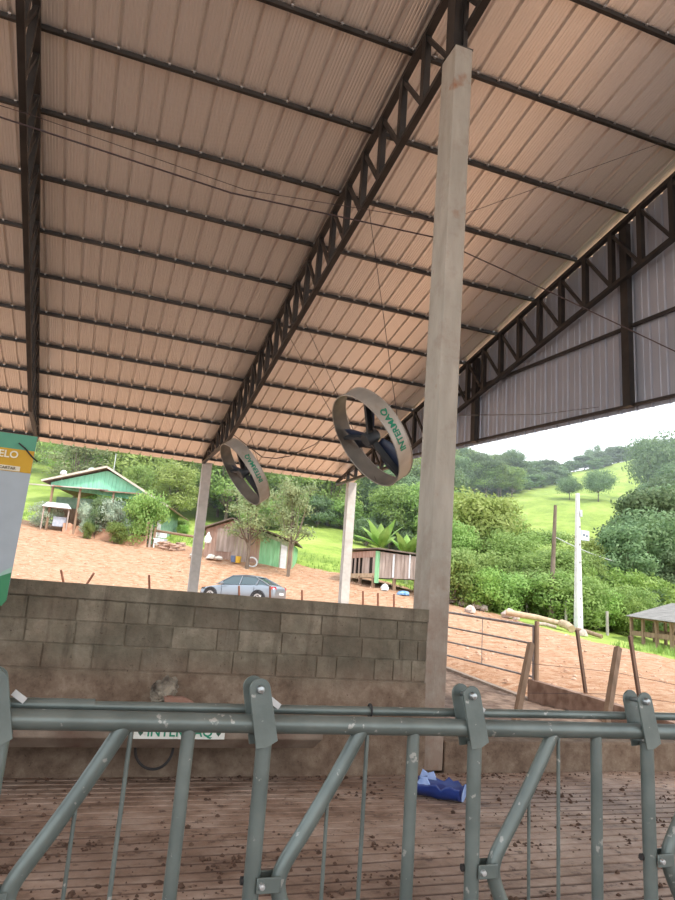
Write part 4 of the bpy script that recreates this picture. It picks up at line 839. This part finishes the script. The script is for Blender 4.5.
# utility poles
pz_ = on_ground(578.5, 631, 34); pole = empty('utility_pole', pz_); tag(pole, 'tall white concrete utility pole with a meter box', 'utility pole')
a = MB(); HP = 6.95
for s in (-1, 1): a.add([(-.17, s * .13 - .03, -.3), (.17, s * .13 - .03, -.3), (.17, s * .13 + .03, -.3), (-.17, s * .13 + .03, -.3), (-.065, s * .06 - .02, HP), (.065, s * .06 - .02, HP), (.065, s * .06 + .02, HP), (-.065, s * .06 + .02, HP)], [(0, 3, 2, 1), (4, 5, 6, 7), (0, 1, 5, 4), (1, 2, 6, 5), (2, 3, 7, 6), (3, 0, 4, 7)])
a.add([(-.13, -.12, -.3), (.13, -.12, -.3), (.13, .12, -.3), (-.13, .12, -.3), (-.045, -.06, HP), (.045, -.06, HP), (.045, .06, HP), (-.045, .06, HP)], [(0, 3, 2, 1), (4, 5, 6, 7), (0, 1, 5, 4), (1, 2, 6, 5), (2, 3, 7, 6), (3, 0, 4, 7)])
a.build('pole_shaft', mat('white_pole', (.62, .61, .59), (.74, .73, .71), .8, scale=4), pole)
for z in (.7, 1.6, 2.5, 3.4, 4.3, 5.2): 
    a = MB(); a.box((0.02, -.14, z), (.06, .03, .10)); a.build('step_hole', mat('hole_grey', (.25, .24, .23)), pole)
a = MB(); a.box((0, 0, 0), (.46, .25, .50)); mb_ = a.build('meter_box', mat('meter_white', (.62, .68, .78), (.7, .75, .82), .6, scale=4), pole); mb_.location = (.34, -.05, 4.78)
a = MB(); a.box((-.10, -.13, .02), (.1, .02, .13)); a.box((.08, -.13, -.02), (.1, .02, .10)); a.build('meter_dial', mat('dial_dark', (.10, .12, .16)), mb_)
a = MB(); a.box((.1, -.1, 5.9), (.12, .14, .35)); a.box((.0, -.1, 5.9), (.2, .04, .04)); a.build('insulator', galv, pole)
pz2 = on_ground(551, 618, 36.5); a = MB(); a.tube([(0, 0, -.3), (.12, 0, 3), (.28, 0, 6.35)], [.17, .13, .09], 10); o = a.build('utility_pole', bark, smooth=True); o.location = pz2; tag(o, 'weathered dark wooden utility pole left of the white pole', 'utility pole')
pz3 = on_ground(662, 600, 55); a = MB(); a.tube([(0, 0, -.3), (0, 0, 5.0)], .1, 8); o = a.build('utility_pole', bark_pale, smooth=True); o.location = pz3; tag(o, 'small distant wooden pole among the trees at the right edge', 'utility pole')
wa = Vector(pz2) + Vector((.22, 0, 4.6)); wb = Vector(pz3) + Vector((0, 0, 4.6)); a = MB(); a.tube([wa.lerp(wb, t) + Vector((0, 0, -1.2 * 4 * t * (1 - t) * .4)) for t in np.linspace(0, 1, 14)], .03, 6); o = a.build('power_line', mat('pale_line', (.5, .5, .48), None, .6)); tag(o, 'pale power line running from the dark pole to the right', 'wire')

# open shed at right with grey corrugated roof
OS = W(626, 616, 33); os_ = empty('open_shed', (OS[0], OS[1], gz(OS[0] + 1, OS[1]))); tag(os_, 'low open sided shed with grey corrugated roof at the right edge', 'shed')
dz = OS[2] - os_.location.z
A1 = Vector((0, 0, dz)); A2 = Vector(W(700, 626, 27.5)) - Vector(os_.location); A3 = Vector(W(672, 603.5, 40)) - Vector(os_.location); A4 = A2 + (A3 - A1)
a = MB(); nc = 60
U_ = (A2 - A1); V_ = (A3 - A1)
for j, tv in enumerate((0, 1)):
    for i in range(nc * 2 + 1): t = i / (nc * 2); p_ = A1 + U_ * t + V_ * tv; a.v.append((p_.x, p_.y, p_.z + (.035 if i % 2 else 0)))
n = nc * 2 + 1; a.f = [(i, i + 1, n + i + 1, n + i) for i in range(n - 1)]
o = a.build('roof', asb_roof, os_); sm = o.modifiers.new('t', 'SOLIDIFY'); sm.thickness = .02
for tu in (.04, .22, .42, .62, .82, 1.0):
    for tv in (.05, .5, .95):
        p_ = A1 + U_ * tu + V_ * tv; gg = gz(os_.location.x + p_.x, os_.location.y + p_.y) - os_.location.z - .1
        a = MB(); a.box((p_.x, p_.y, (gg + p_.z) / 2), (.12, .12, p_.z - gg - .02)); a.build('shed_post', wood_mid if tv < .9 else wood_dark, os_)  # darker wood in the back row paints in the shade under the roof
for tv, h_ in ((.05, .45), (.5, .55), (.95, .5)):
    p_ = A1 + U_ * .04 + V_ * tv; q_ = A1 + U_ * 1.0 + V_ * tv; a = MB(); a.beam((p_.x, p_.y, h_), (q_.x, q_.y, h_ - .1), .05, .22); a.build('side_board', wood_mid, os_)
    a = MB(); a.beam((p_.x, p_.y, p_.z - .06), (q_.x, q_.y, q_.z - .06), .08, .12); a.build('roof_beam', wood_mid, os_)

# logs, stones and rubble along the tree line
def logp(p, q, r, m, lb):
    p, q = Vector(p), Vector(q); a = MB(); mid = (q - p) * .5 + Vector((0, 0, .05)); a.tube([Vector((0, 0, 0)), mid, q - p], [r, r * .95, r * .85], 12); o = a.build('felled_log', m, smooth=True); o.location = p; tag(o, lb, 'log', 'felled logs')
logp(on_ground(506, 614, 34) + Vector((0, 0, .35)), on_ground(566, 629, 33.5) + Vector((0, 0, .25)), .15, wood_pale, 'long pale felled log lying at the edge of the grass')
logp(on_ground(562, 629, 33.3) + Vector((0, 0, .3)), on_ground(572, 634, 32) + Vector((0, 0, .2)), .2, wood_pale, 'short pale log end at the foot of the white pole')
logp(on_ground(572, 633, 32.8) + Vector((0, 0, .15)), on_ground(602, 641, 31.5) + Vector((0, 0, .1)), .11, wood_mid, 'thin brown log right of the white pole')
logp(on_ground(535, 626, 33.0) + Vector((0, 0, .12)), on_ground(556, 630, 33) + Vector((0, 0, .1)), .09, plank_grey, 'thin grey branch lying below the long pale log')
stone = mat('pale_stone', (.42, .32, .27), (.60, .50, .44), .95, scale=5, bump=.3)
for i, (px, d, r_, lb) in enumerate(((453, 37.5, .42, 'pale boulder half hidden by the column'), (463, 37, .36, 'pale boulder, second along the tree line'), (477, 36.6, .40, 'reddish boulder between grass and gate'), (484, 36.3, .25, 'small stone right of the reddish boulder'), (509, 35, .38, 'pinkish boulder at the left end of the long log'), (516, 34.7, .22, 'small white stone on the log end'), (583, 31.5, .25, 'small pale stone right of the white pole'), (470, 34, .3, 'low flat stone behind the gate top bar'))):
    lump(px, 612, d, r_, stone, 'boulder', lb, 'stone', 'stones along the tree line', .8)
for i, (px, lb) in enumerate(((455, 'dark old tyre nearest the column'), (461, 'dark old tyre right of the first tyre'))):
    q = on_ground(px, 605, 38.3); a = MB(); a.lathe([(.14, -.1), (.3, -.12), (.34, -.06), (.34, .06), (.3, .12), (.14, .1)], (0, 0, 0), 20, 'Y'); o = a.build('old_tyre', black_rubber, smooth=True); o.location = q + Vector((0, 0, .42 + .2)); o.rotation_euler = (0, 0, R(15 + 40 * i)); tag(o, lb, 'tyre', 'old tyres')
for (px, d, h_, lb) in ((527, 38, 1.3, 'small pale fence post in the grass left of the dark pole'), (566, 36, 1.3, 'small pale fence post between the two utility poles'), (607, 34.5, 1.2, 'small pale fence post between the white pole and the open shed')):
    q = on_ground(px, 610, d); a = MB(); a.tube([(0, 0, -.1), (0, 0, h_)], .07, 8); o = a.build('fence_post', bark_pale, smooth=True); o.location = q; tag(o, lb, 'post', 'grass fence posts')
# loose clods and stones over the dirt yard
cl = MB(); random.seed(5)
for _ in range(2600):
    px = random.uniform(-20, 700); d = random.uniform(11, 48); q = hor(px) * d
    if q[1] > np.interp(q[0], bnd[:, 0], bnd[:, 1]) - .5: continue
    if q[0] < 9.6 and q[1] < 26: continue
    clod(cl, (q[0], q[1], gz(q[0], q[1]) + .0), abs(random.gauss(0, .03)) + .015)
tag(cl.build('loose_clods', mat('dirt_clod', (.44, .24, .15), (.64, .44, .33), .95, scale=3)), 'loose clods and small stones scattered over the red dirt yard', 'clods', kind='stuff')

# ------------------------------------------------------------------ vegetation
LM = {'mid': leaf_mat('leaf_mid', (.22, .32, .09), (.34, .45, .14), .45), 'dark': leaf_mat('leaf_dark', (.14, .21, .10), (.22, .30, .14), .4), 'light': leaf_mat('leaf_light', (.34, .43, .12), (.48, .56, .19), .45),
      'olive': leaf_mat('leaf_olive', (.22, .26, .12), (.34, .37, .19), .35), 'bright': leaf_mat('leaf_bright', (.22, .36, .08), (.35, .49, .13), .4), 'silver': leaf_mat('leaf_silver', (.38, .45, .34), (.52, .59, .46), .4)}
def make_tree(kind, seed, h, cw, crown0, leafm, nleaf, lsize, blobs, barkm=bark, name='tree', flat=1.0, sparse=False, trunk_r=.14):
    r_ = np.random.default_rng(seed); random.seed(seed)
    root = empty(name); a = MB()
    bl_ = []
    for i in range(blobs):
        u = r_.uniform(0, 1); ang = r_.uniform(0, 2 * math.pi); rad = cw / 2 * .72 * math.sqrt(r_.uniform(0, 1)); zz = crown0 + (h - crown0) * (.12 + .76 * u)
        env = math.sqrt(max(.08, 1 - ((zz - (crown0 + h) / 2) / ((h - crown0) / 2 + .01)) ** 2)); rad *= env
        br = cw * r_.uniform(.15, .25) * (1.15 if not sparse else .8)
        bl_.append((rad * math.cos(ang), rad * math.sin(ang), zz, br))
    top = Vector((r_.uniform(-.2, .2), r_.uniform(-.2, .2), crown0 + (h - crown0) * .5))
    a.tube([(0, 0, -.4), (top.x * .3 + .05, top.y * .3, crown0 * .5), (top.x * .7, top.y * .7, crown0), top], [trunk_r * 1.3, trunk_r, trunk_r * .8, trunk_r * .4], 8)
    for b in bl_[:14]:
        s0 = Vector((top.x * .6, top.y * .6, crown0 * r_.uniform(.75, 1.05))); e = Vector(b[:3]); m = (s0 + e) / 2 + Vector((0, 0, -.12 * (e - s0).length)); a.tube([s0, m, e], [trunk_r * .55, trunk_r * .35, trunk_r * .12], 6)
    a.build('trunk', barkm, root, smooth=True)
    bb = np.array(bl_); wgt = bb[:, 3] ** 2; idx = r_.choice(len(bb), nleaf, p=wgt / wgt.sum())
    dirn = r_.normal(size=(nleaf, 3)); dirn[:, 2] = np.where(dirn[:, 2] < 0, dirn[:, 2] * .6, dirn[:, 2]); dirn /= np.linalg.norm(dirn, axis=1)[:, None]
    rr = bb[idx, 3] * r_.uniform(.45 if not sparse else .1, 1.08, nleaf); c = bb[idx, :3] + dirn * rr[:, None] * np.array([1, 1, .72 * flat])
    nrm = dirn + r_.normal(size=(nleaf, 3)) * .45; nrm /= np.linalg.norm(nrm, axis=1)[:, None]
    t = np.cross(nrm, r_.normal(size=(nleaf, 3))); t /= np.linalg.norm(t, axis=1)[:, None]; b = np.cross(nrm, t)
    s = lsize * r_.uniform(.6, 1.3, nleaf)[:, None]
    V = np.stack([c - t * s, c + b * s * .5, c + t * s, c - b * s * .5], 1).reshape(-1, 3)
    me = bpy.data.meshes.new('foliage'); me.vertices.add(len(V)); me.vertices.foreach_set('co', V.ravel()); nf = nleaf
    me.loops.add(nf * 4); me.loops.foreach_set('vertex_index', np.arange(nf * 4, dtype=np.int32)); me.polygons.add(nf); me.polygons.foreach_set('loop_start', np.arange(0, nf * 4, 4, dtype=np.int32)); me.update(calc_edges=True); me.validate()
    me.materials.append(leafm); o = bpy.data.objects.new('foliage', me); COL.objects.link(o); o.parent = root
    return root
# prototypes are moved to their first spot; the rest are copies
PRO = {}
def proto(key, *a, **k): PRO[key] = [make_tree(key, *a, **k), False]
proto('mid', 1, 8, 6.2, 1.8, LM['mid'], 9000, .15, 26)
proto('mid2', 2, 9, 6.0, 2.4, LM['mid'], 9000, .15, 28)
proto('dark', 3, 8, 6.6, 1.6, LM['dark'], 9000, .16, 26)
proto('dark2', 4, 9.5, 5.4, 2.6, LM['dark'], 8000, .16, 24)
proto('light', 5, 8, 6.4, 2.0, LM['light'], 9000, .15, 26)
proto('olive', 6, 6, 5.0, 2.0, LM['olive'], 4200, .10, 22, sparse=True, trunk_r=.11)
proto('umbrella', 8, 6.5, 9.5, 2.2, LM['dark'], 9000, .16, 34, flat=.8)
proto('bush', 9, 2.6, 3.0, .2, LM['mid'], 6000, .085, 22, name='bush', trunk_r=.05)
proto('bushl', 10, 2.4, 3.0, .2, LM['bright'], 6000, .085, 22, name='bush', trunk_r=.05)
proto('bushs', 12, 2.8, 3.0, .2, LM['silver'], 5000, .08, 18, name='bush', trunk_r=.05)
proto('bushd', 13, 2.8, 2.6, .3, LM['dark'], 5000, .085, 18, name='bush', trunk_r=.05)
proto('ridge', 14, 7, 5.5, 1.0, LM['dark'], 4000, .26, 18)
HT = {'mid': 8, 'mid2': 9, 'dark': 8, 'dark2': 9.5, 'light': 8, 'olive': 6, 'umbrella': 6.5, 'bush': 2.6, 'bushl': 2.4, 'bushs': 2.8, 'bushd': 2.8, 'ridge': 7}
def plant(key, px, d, h, label, cat='tree', grp=None, wide=1.0, zoff=0):
    e = PRO[key]; root = e[0]
    if e[1]: root = copy_tree(e[0])
    e[1] = True; q = hor(px) * d; s = h / HT[key]; root.location = (q[0], q[1], gz(q[0], q[1]) - .1 + zoff); root.scale = (s * wide, s * wide, s); root.rotation_euler = (0, 0, random.uniform(0, 6.28))
    tag(root, label, cat, grp); return root
random.seed(21)
def ytop2h(px, d, ytop):
    q = hor(px) * d; zg = gz(q[0], q[1]); yh = 579 + .0732 * px; return 1.5 + (yh - ytop) / F * d - zg
# named trees
plant('olive', 244, 43.5, ytop2h(244, 43.5, 478), 'thin leafed olive green tree in front of the plank shed doors', wide=1.15)
plant('olive', 286, 42.5, ytop2h(286, 42.5, 470), 'thin leafed tree at the right end of the plank shed', wide=.8)
plant('bush', 138, 48.7, ytop2h(138, 48.7, 487), 'green round bush at the right of the farmhouse front', 'bush', wide=.7)
plant('bushs', 121, 49, ytop2h(121, 49, 500), 'silvery bush beside the bright green bush', 'bush', wide=.55)
plant('bushs', 98, 49, ytop2h(98, 49, 492), 'silvery bush in the middle of the farmhouse front', 'bush', wide=.8)
plant('bushd', 87, 48.6, ytop2h(87, 48.6, 490), 'narrow dark green bush left of the silvery bush', 'bush', wide=.5)
plant('bushs', 75, 49, ytop2h(75, 49, 496), 'silvery bush next to the white canopy', 'bush', wide=.5)
plant('bushs', 36, 49.5, ytop2h(36, 49.5, 495), 'silvery bush nearest the hanging banner', 'bush', wide=1.1)
plant('bush', 80, 47.8, ytop2h(80, 47.8, 517), 'low green bush at the foot of the dark narrow bush', 'bush', wide=.6)
plant('bush', 108, 48, ytop2h(108, 48, 516), 'low green bush under the silvery bushes', 'bush', wide=.8)
plant('mid2', 125, 60, ytop2h(125, 60, 457), 'round green tree close behind the farmhouse roof')
plant('light', 165, 64, ytop2h(165, 64, 455), 'pale yellow green tree behind the farmhouse, right side', wide=1.1)
plant('mid', 195, 70, ytop2h(195, 70, 452), 'green tree standing just behind the far left eave post')
plant('olive', 60, 64, ytop2h(60, 64, 425), 'thin branching tree left behind the farmhouse', wide=1.3)
plant('light', 478, 50, ytop2h(478, 50, 482), 'large pale green tree close right of the column', wide=1.2)
plant('mid2', 545, 56, ytop2h(545, 56, 524), 'low green tree behind the dark utility pole', wide=1.5)
plant('light', 598, 52, ytop2h(598, 52, 531), 'low pale green tree right behind the white utility pole', wide=1.5)
plant('umbrella', 668, 120, ytop2h(668, 120, 428), 'tall wide crowned tree breaking the skyline at the right edge', wide=.8)
plant('ridge', 596, 196, ytop2h(596, 196, 436), 'tallest tree on the ridge above the pasture', wide=.7)
# forest
def fill(pxs, ds, keys, yt, label, grp, n, hmin, hmax, jit=1.0, wide=(1.0, 1.3), avoid=None):
    k = 0; tries = 0; placed = []
    while k < n and tries < n * 40:
        tries += 1; px = random.uniform(*pxs); d = random.uniform(ds[0] ** .5, ds[1] ** .5) ** 2
        if avoid and avoid(px, d): continue
        q = hor(px) * d
        if any((q[0] - a_) ** 2 + (q[1] - b_) ** 2 < (3.6 * jit) ** 2 for a_, b_ in placed): continue
        h = random.uniform(hmin, hmax); y_ = yt(px) if yt else None
        if y_ is not None:
            hm = ytop2h(px, d, y_ + random.uniform(0, 10)); 
            if hm < hmin * .5: continue
            h = min(h, hm)
        placed.append((q[0], q[1])); plant(random.choice(keys), px, d, h, label, 'bush' if 'bush' in keys[0] else 'tree', grp, random.uniform(*wide)); k += 1
clear = lambda px, d: (px < 60 and d < 84) or (155 < px < 205 and d < 78) or (d < 70 and 285 < px < 350)
fill((-30, 445), (66, 112), ['mid', 'mid2', 'light', 'mid', 'dark'], None, 'leafy tree in the dense wood on the hillside left of the column', 'wood on the left hillside', 74, 7, 10, 1.15, avoid=clear)
fill((75, 445), (112, 158), ['mid', 'dark', 'mid2', 'light'], None, 'tree high on the wooded hillside just under the eave', 'upper wood on the left hillside', 24, 9, 12, 1.3)
def topC(px): return np.interp(px, [440, 455, 480, 500, 512, 530, 555, 600, 612, 625, 640, 660, 690], [478, 482, 492, 505, 520, 528, 534, 540, 530, 512, 492, 470, 450])
fill((438, 512), (44, 120), ['mid', 'light', 'mid2', 'mid'], topC, 'leafy tree on the slope between the column and the palm', 'wood right of the column', 26, 4.5, 9, 1.0)
fill((505, 612), (40, 62), ['mid', 'light', 'mid', 'bush'], topC, 'low tree in the thicket behind the two utility poles', 'thicket behind the utility poles', 26, 3.2, 6, .8, (1.2, 1.7))
fill((622, 700), (46, 118), ['dark', 'dark2', 'dark', 'dark2'], topC, 'dark leafy tree on the slope at the right edge', 'dark wood at the right edge', 40, 5.5, 12, 1.05)
fill((500, 620), (62, 84), ['mid', 'dark', 'light'], lambda px: 530, 'tree at the foot of the bright pasture', 'trees at the foot of the pasture', 10, 2.5, 6, 1.0, (1.3, 1.8))
lineY = lambda px: np.interp(px, [430, 508, 560, 600, 640, 700], [493, 489, 478, 468, 458, 448])
topR = lambda px: np.interp(px, [430, 455, 480, 505, 540, 560, 580, 610, 640, 700], [466, 464, 456, 453, 447, 450, 448, 441, 433, 424])
def ground_d(px, yline, lo=100, hi=230):
    prev = None
    for d in np.arange(lo, hi, 1.0):
        q = hor(px) * d; y_ = 579 + .0732 * px - (gz(q[0], q[1]) - 1.5) / d * F
        if y_ < yline: return d
    return 182.0
for px, yb_, yt_, lb, wd in ((570, 495, 471, 'flat crowned tree in the bright pasture, the left one', .9), (600, 497, 463, 'flat crowned tree in the bright pasture, the right one', .75)):
    d = ground_d(px, yb_, 90); plant('umbrella', px, d, ytop2h(px, d, yt_), lb, wide=wd)
kk = 0
for row in range(3):
    for px in np.arange(432, 700, 11 if row else 9):
        p_ = px + random.uniform(-3, 3); d = min(ground_d(p_, lineY(p_)) + 1.5 + row * 7, 205); h = ytop2h(p_, d, topR(p_) + random.uniform(-1, 9) + (2 - row) * 6)
        if h < 2.5: continue
        plant('ridge', p_, d, min(h, 13), 'dark tree in the row along the skyline ridge above the pasture', 'tree', 'trees along the ridge', random.uniform(1.2, 1.6) * (1 if h > 6 else 1.5)); kk += 1
for px in np.arange(436, 512, 8):
    for d in (122, 140): plant(random.choice(['mid', 'dark', 'mid2']), px + random.uniform(-4, 4), d, random.uniform(6, 8.5), 'dark tree on the slope left of the bright pasture', 'tree', 'trees left of the pasture', 1.2)
fill((75, 445), (64, 100), ['bush', 'bushd', 'bush'], None, 'green undergrowth bush in the wood on the hillside left of the column', 'undergrowth on the left hillside', 70, 2.2, 4.2, .7, (1.2, 1.6), avoid=clear)
fill((445, 640), (36.6, 39.5), ['bush', 'bushl', 'bush', 'bushd'], None, 'green bush in the hedge along the yard behind the logs', 'hedge behind the logs', 46, 1.8, 3.4, .38, (.9, 1.3), avoid=lambda px, d: d < 36.5 + (0 if px < 560 else -2))
fill((600, 660), (42, 46), ['bush', 'bushl', 'bushd'], None, 'green bush behind the open sided shed', 'bushes behind the open shed', 16, 2.5, 4, .45)
fill((440, 480), (38.5, 43), ['bushl', 'bush'], None, 'yellow green bush close right of the column behind the boulders', 'bushes behind the boulders', 10, 1.6, 2.8, .4)
fill((168, 202), (56, 62), ['bushl'], lambda px: 514, 'bright green bush in the field between farmhouse and eave post', 'bushes behind the farmhouse', 6, 1.5, 2.8, .5)

# palm and banana plants
def frond(mb, base, ang, length, droop, w_, nseg=9, up=.9):
    p = Vector(base); d = Vector((math.cos(ang), math.sin(ang), up)).normalized(); side = Vector((-math.sin(ang), math.cos(ang), 0)); L_ = []
    for i in range(nseg + 1): L_.append(p.copy()); d = (d + Vector((0, 0, -droop))).normalized(); p = p + d * (length / nseg)
    for i in range(nseg):
        t0, t1 = i / nseg, (i + 1) / nseg; w0 = w_ * math.sin(math.pi * min(1, t0 * .92 + .06)); w1 = w_ * math.sin(math.pi * min(1, t1 * .92 + .06))
        for s in (-1, 1):
            a_, b_ = L_[i], L_[i + 1]; mb.add([a_, b_, b_ + side * s * w1 + Vector((0, 0, -.3 * w1)), a_ + side * s * w0 + Vector((0, 0, -.3 * w0))], [(0, 1, 2, 3)])
def pinnate(mb, base, ang, length, droop, up):
    p = Vector(base); d = Vector((math.cos(ang), math.sin(ang), up)).normalized(); side = Vector((-math.sin(ang), math.cos(ang), 0)); n = 22
    for i in range(n):
        q = p + d * (length / n); t = i / n; w_ = .75 * math.sin(math.pi * (t * .9 + .08))
        for s in (-1, 1):
            e = p + side * s * w_ * .8 + d * .25 + Vector((0, 0, -w_ * .6)); mb.add([p, p + d * .08, e], [(0, 1, 2)])
        mb.add([p - side * .015, p + side * .015, q + side * .015, q - side * .015], [(0, 1, 2, 3)])
        p = q; d = (d + Vector((0, 0, -droop))).normalized()
q = on_ground(503, 560, 58); palm = empty('palm_tree', q); tag(palm, 'palm with a pale trunk and drooping crown right of the column', 'palm')
ph = ytop2h(503, 58, 512)
a = MB(); a.tube([(0, 0, -.3), (.05, 0, ph * .5), (0, 0, ph * .85)], [.22, .17, .15], 10); a.build('trunk', bark_pale, palm, smooth=True)
a = MB(); random.seed(2)
for i in range(22): pinnate(a, (0, 0, ph * .85), i * 2.4, 2.6, .16, 1.4 - .05 * i)
a.build('fronds', LM['light'], palm)
for px, d, ht, n_l, lb in ((380, 47, 517, 10, 'banana plant behind the plank hut, the left one'), (407, 46, 529, 8, 'banana plant behind the plank hut, nearest the column')):
    q = on_ground(px, 560, d); b = empty('banana_plant', q); tag(b, lb, 'banana plant', 'banana plants'); hh = max(1.5, ytop2h(px, d, ht))
    a = MB(); a.tube([(0, 0, -.2), (0, 0, hh * .55)], [.16, .11], 10); a.build('stem', mat('banana_stem', (.25, .33, .12), (.33, .38, .18), .8, scale=4), b, smooth=True)
    random.seed(px); 
    for i in range(n_l):
        a = MB(); frond(a, (0, 0, hh * .52), i * 2.4 + .3, hh * .60, .09, .36, up=3.2 - .26 * i); a.build('leaf', LM['bright'], b)
# grass tufts along the edge of the yard
hz = MB(); hz.box((85, 175, 42), (330, 250, 130)); hm = bpy.data.materials.new('haze'); hm.use_nodes = True; hn = hm.node_tree; hn.nodes.clear()
ho = hn.nodes.new('ShaderNodeOutputMaterial'); hv = hn.nodes.new('ShaderNodeVolumeScatter'); hv.inputs['Color'].default_value = (.86, .93, 1, 1); hv.inputs['Density'].default_value = .0016; hv.inputs['Anisotropy'].default_value = .2; hn.links.new(hv.outputs[0], ho.inputs['Volume'])
ho_ = hz.build('haze', hm); tag(ho_, 'thin pale haze over the wooded hillside', 'haze', kind='stuff')
gt = MB(); random.seed(9); gvv = []; gff = []
for _ in range(9000):
    px = random.uniform(-10, 700); q0 = hor(px); 
    # distance where the boundary is met
    d = random.uniform(24, 60); q = q0 * d; yb_ = np.interp(q[0], bnd[:, 0], bnd[:, 1]); off = q[1] - yb_
    if off < -1.2 or off > 7: continue
    if off < .3 and random.random() < .6: continue
    z = gz(q[0], q[1]); h_ = random.uniform(.12, .4); n = 5
    for k in range(n):
        a_ = random.uniform(0, 6.28); w_ = .02; dx, dy = math.cos(a_), math.sin(a_); bx, by = q[0] + random.uniform(-.15, .15), q[1] + random.uniform(-.15, .15); o_ = len(gvv)
        gvv += [(bx - dy * w_, by + dx * w_, z - .03), (bx + dy * w_, by - dx * w_, z - .03), (bx + dx * h_ * .5, by + dy * h_ * .5, z + h_)]; gff.append((o_, o_ + 1, o_ + 2))
gt.v = gvv; gt.f = gff; tag(gt.build('grass_tufts', LM['bright']), 'tufts of grass along the edge of the dirt yard', 'grass', kind='stuff')
for k_, e in PRO.items():
    if not e[1]:
        for c_ in kids(e[0]): bpy.data.objects.remove(c_)
        bpy.data.objects.remove(e[0])
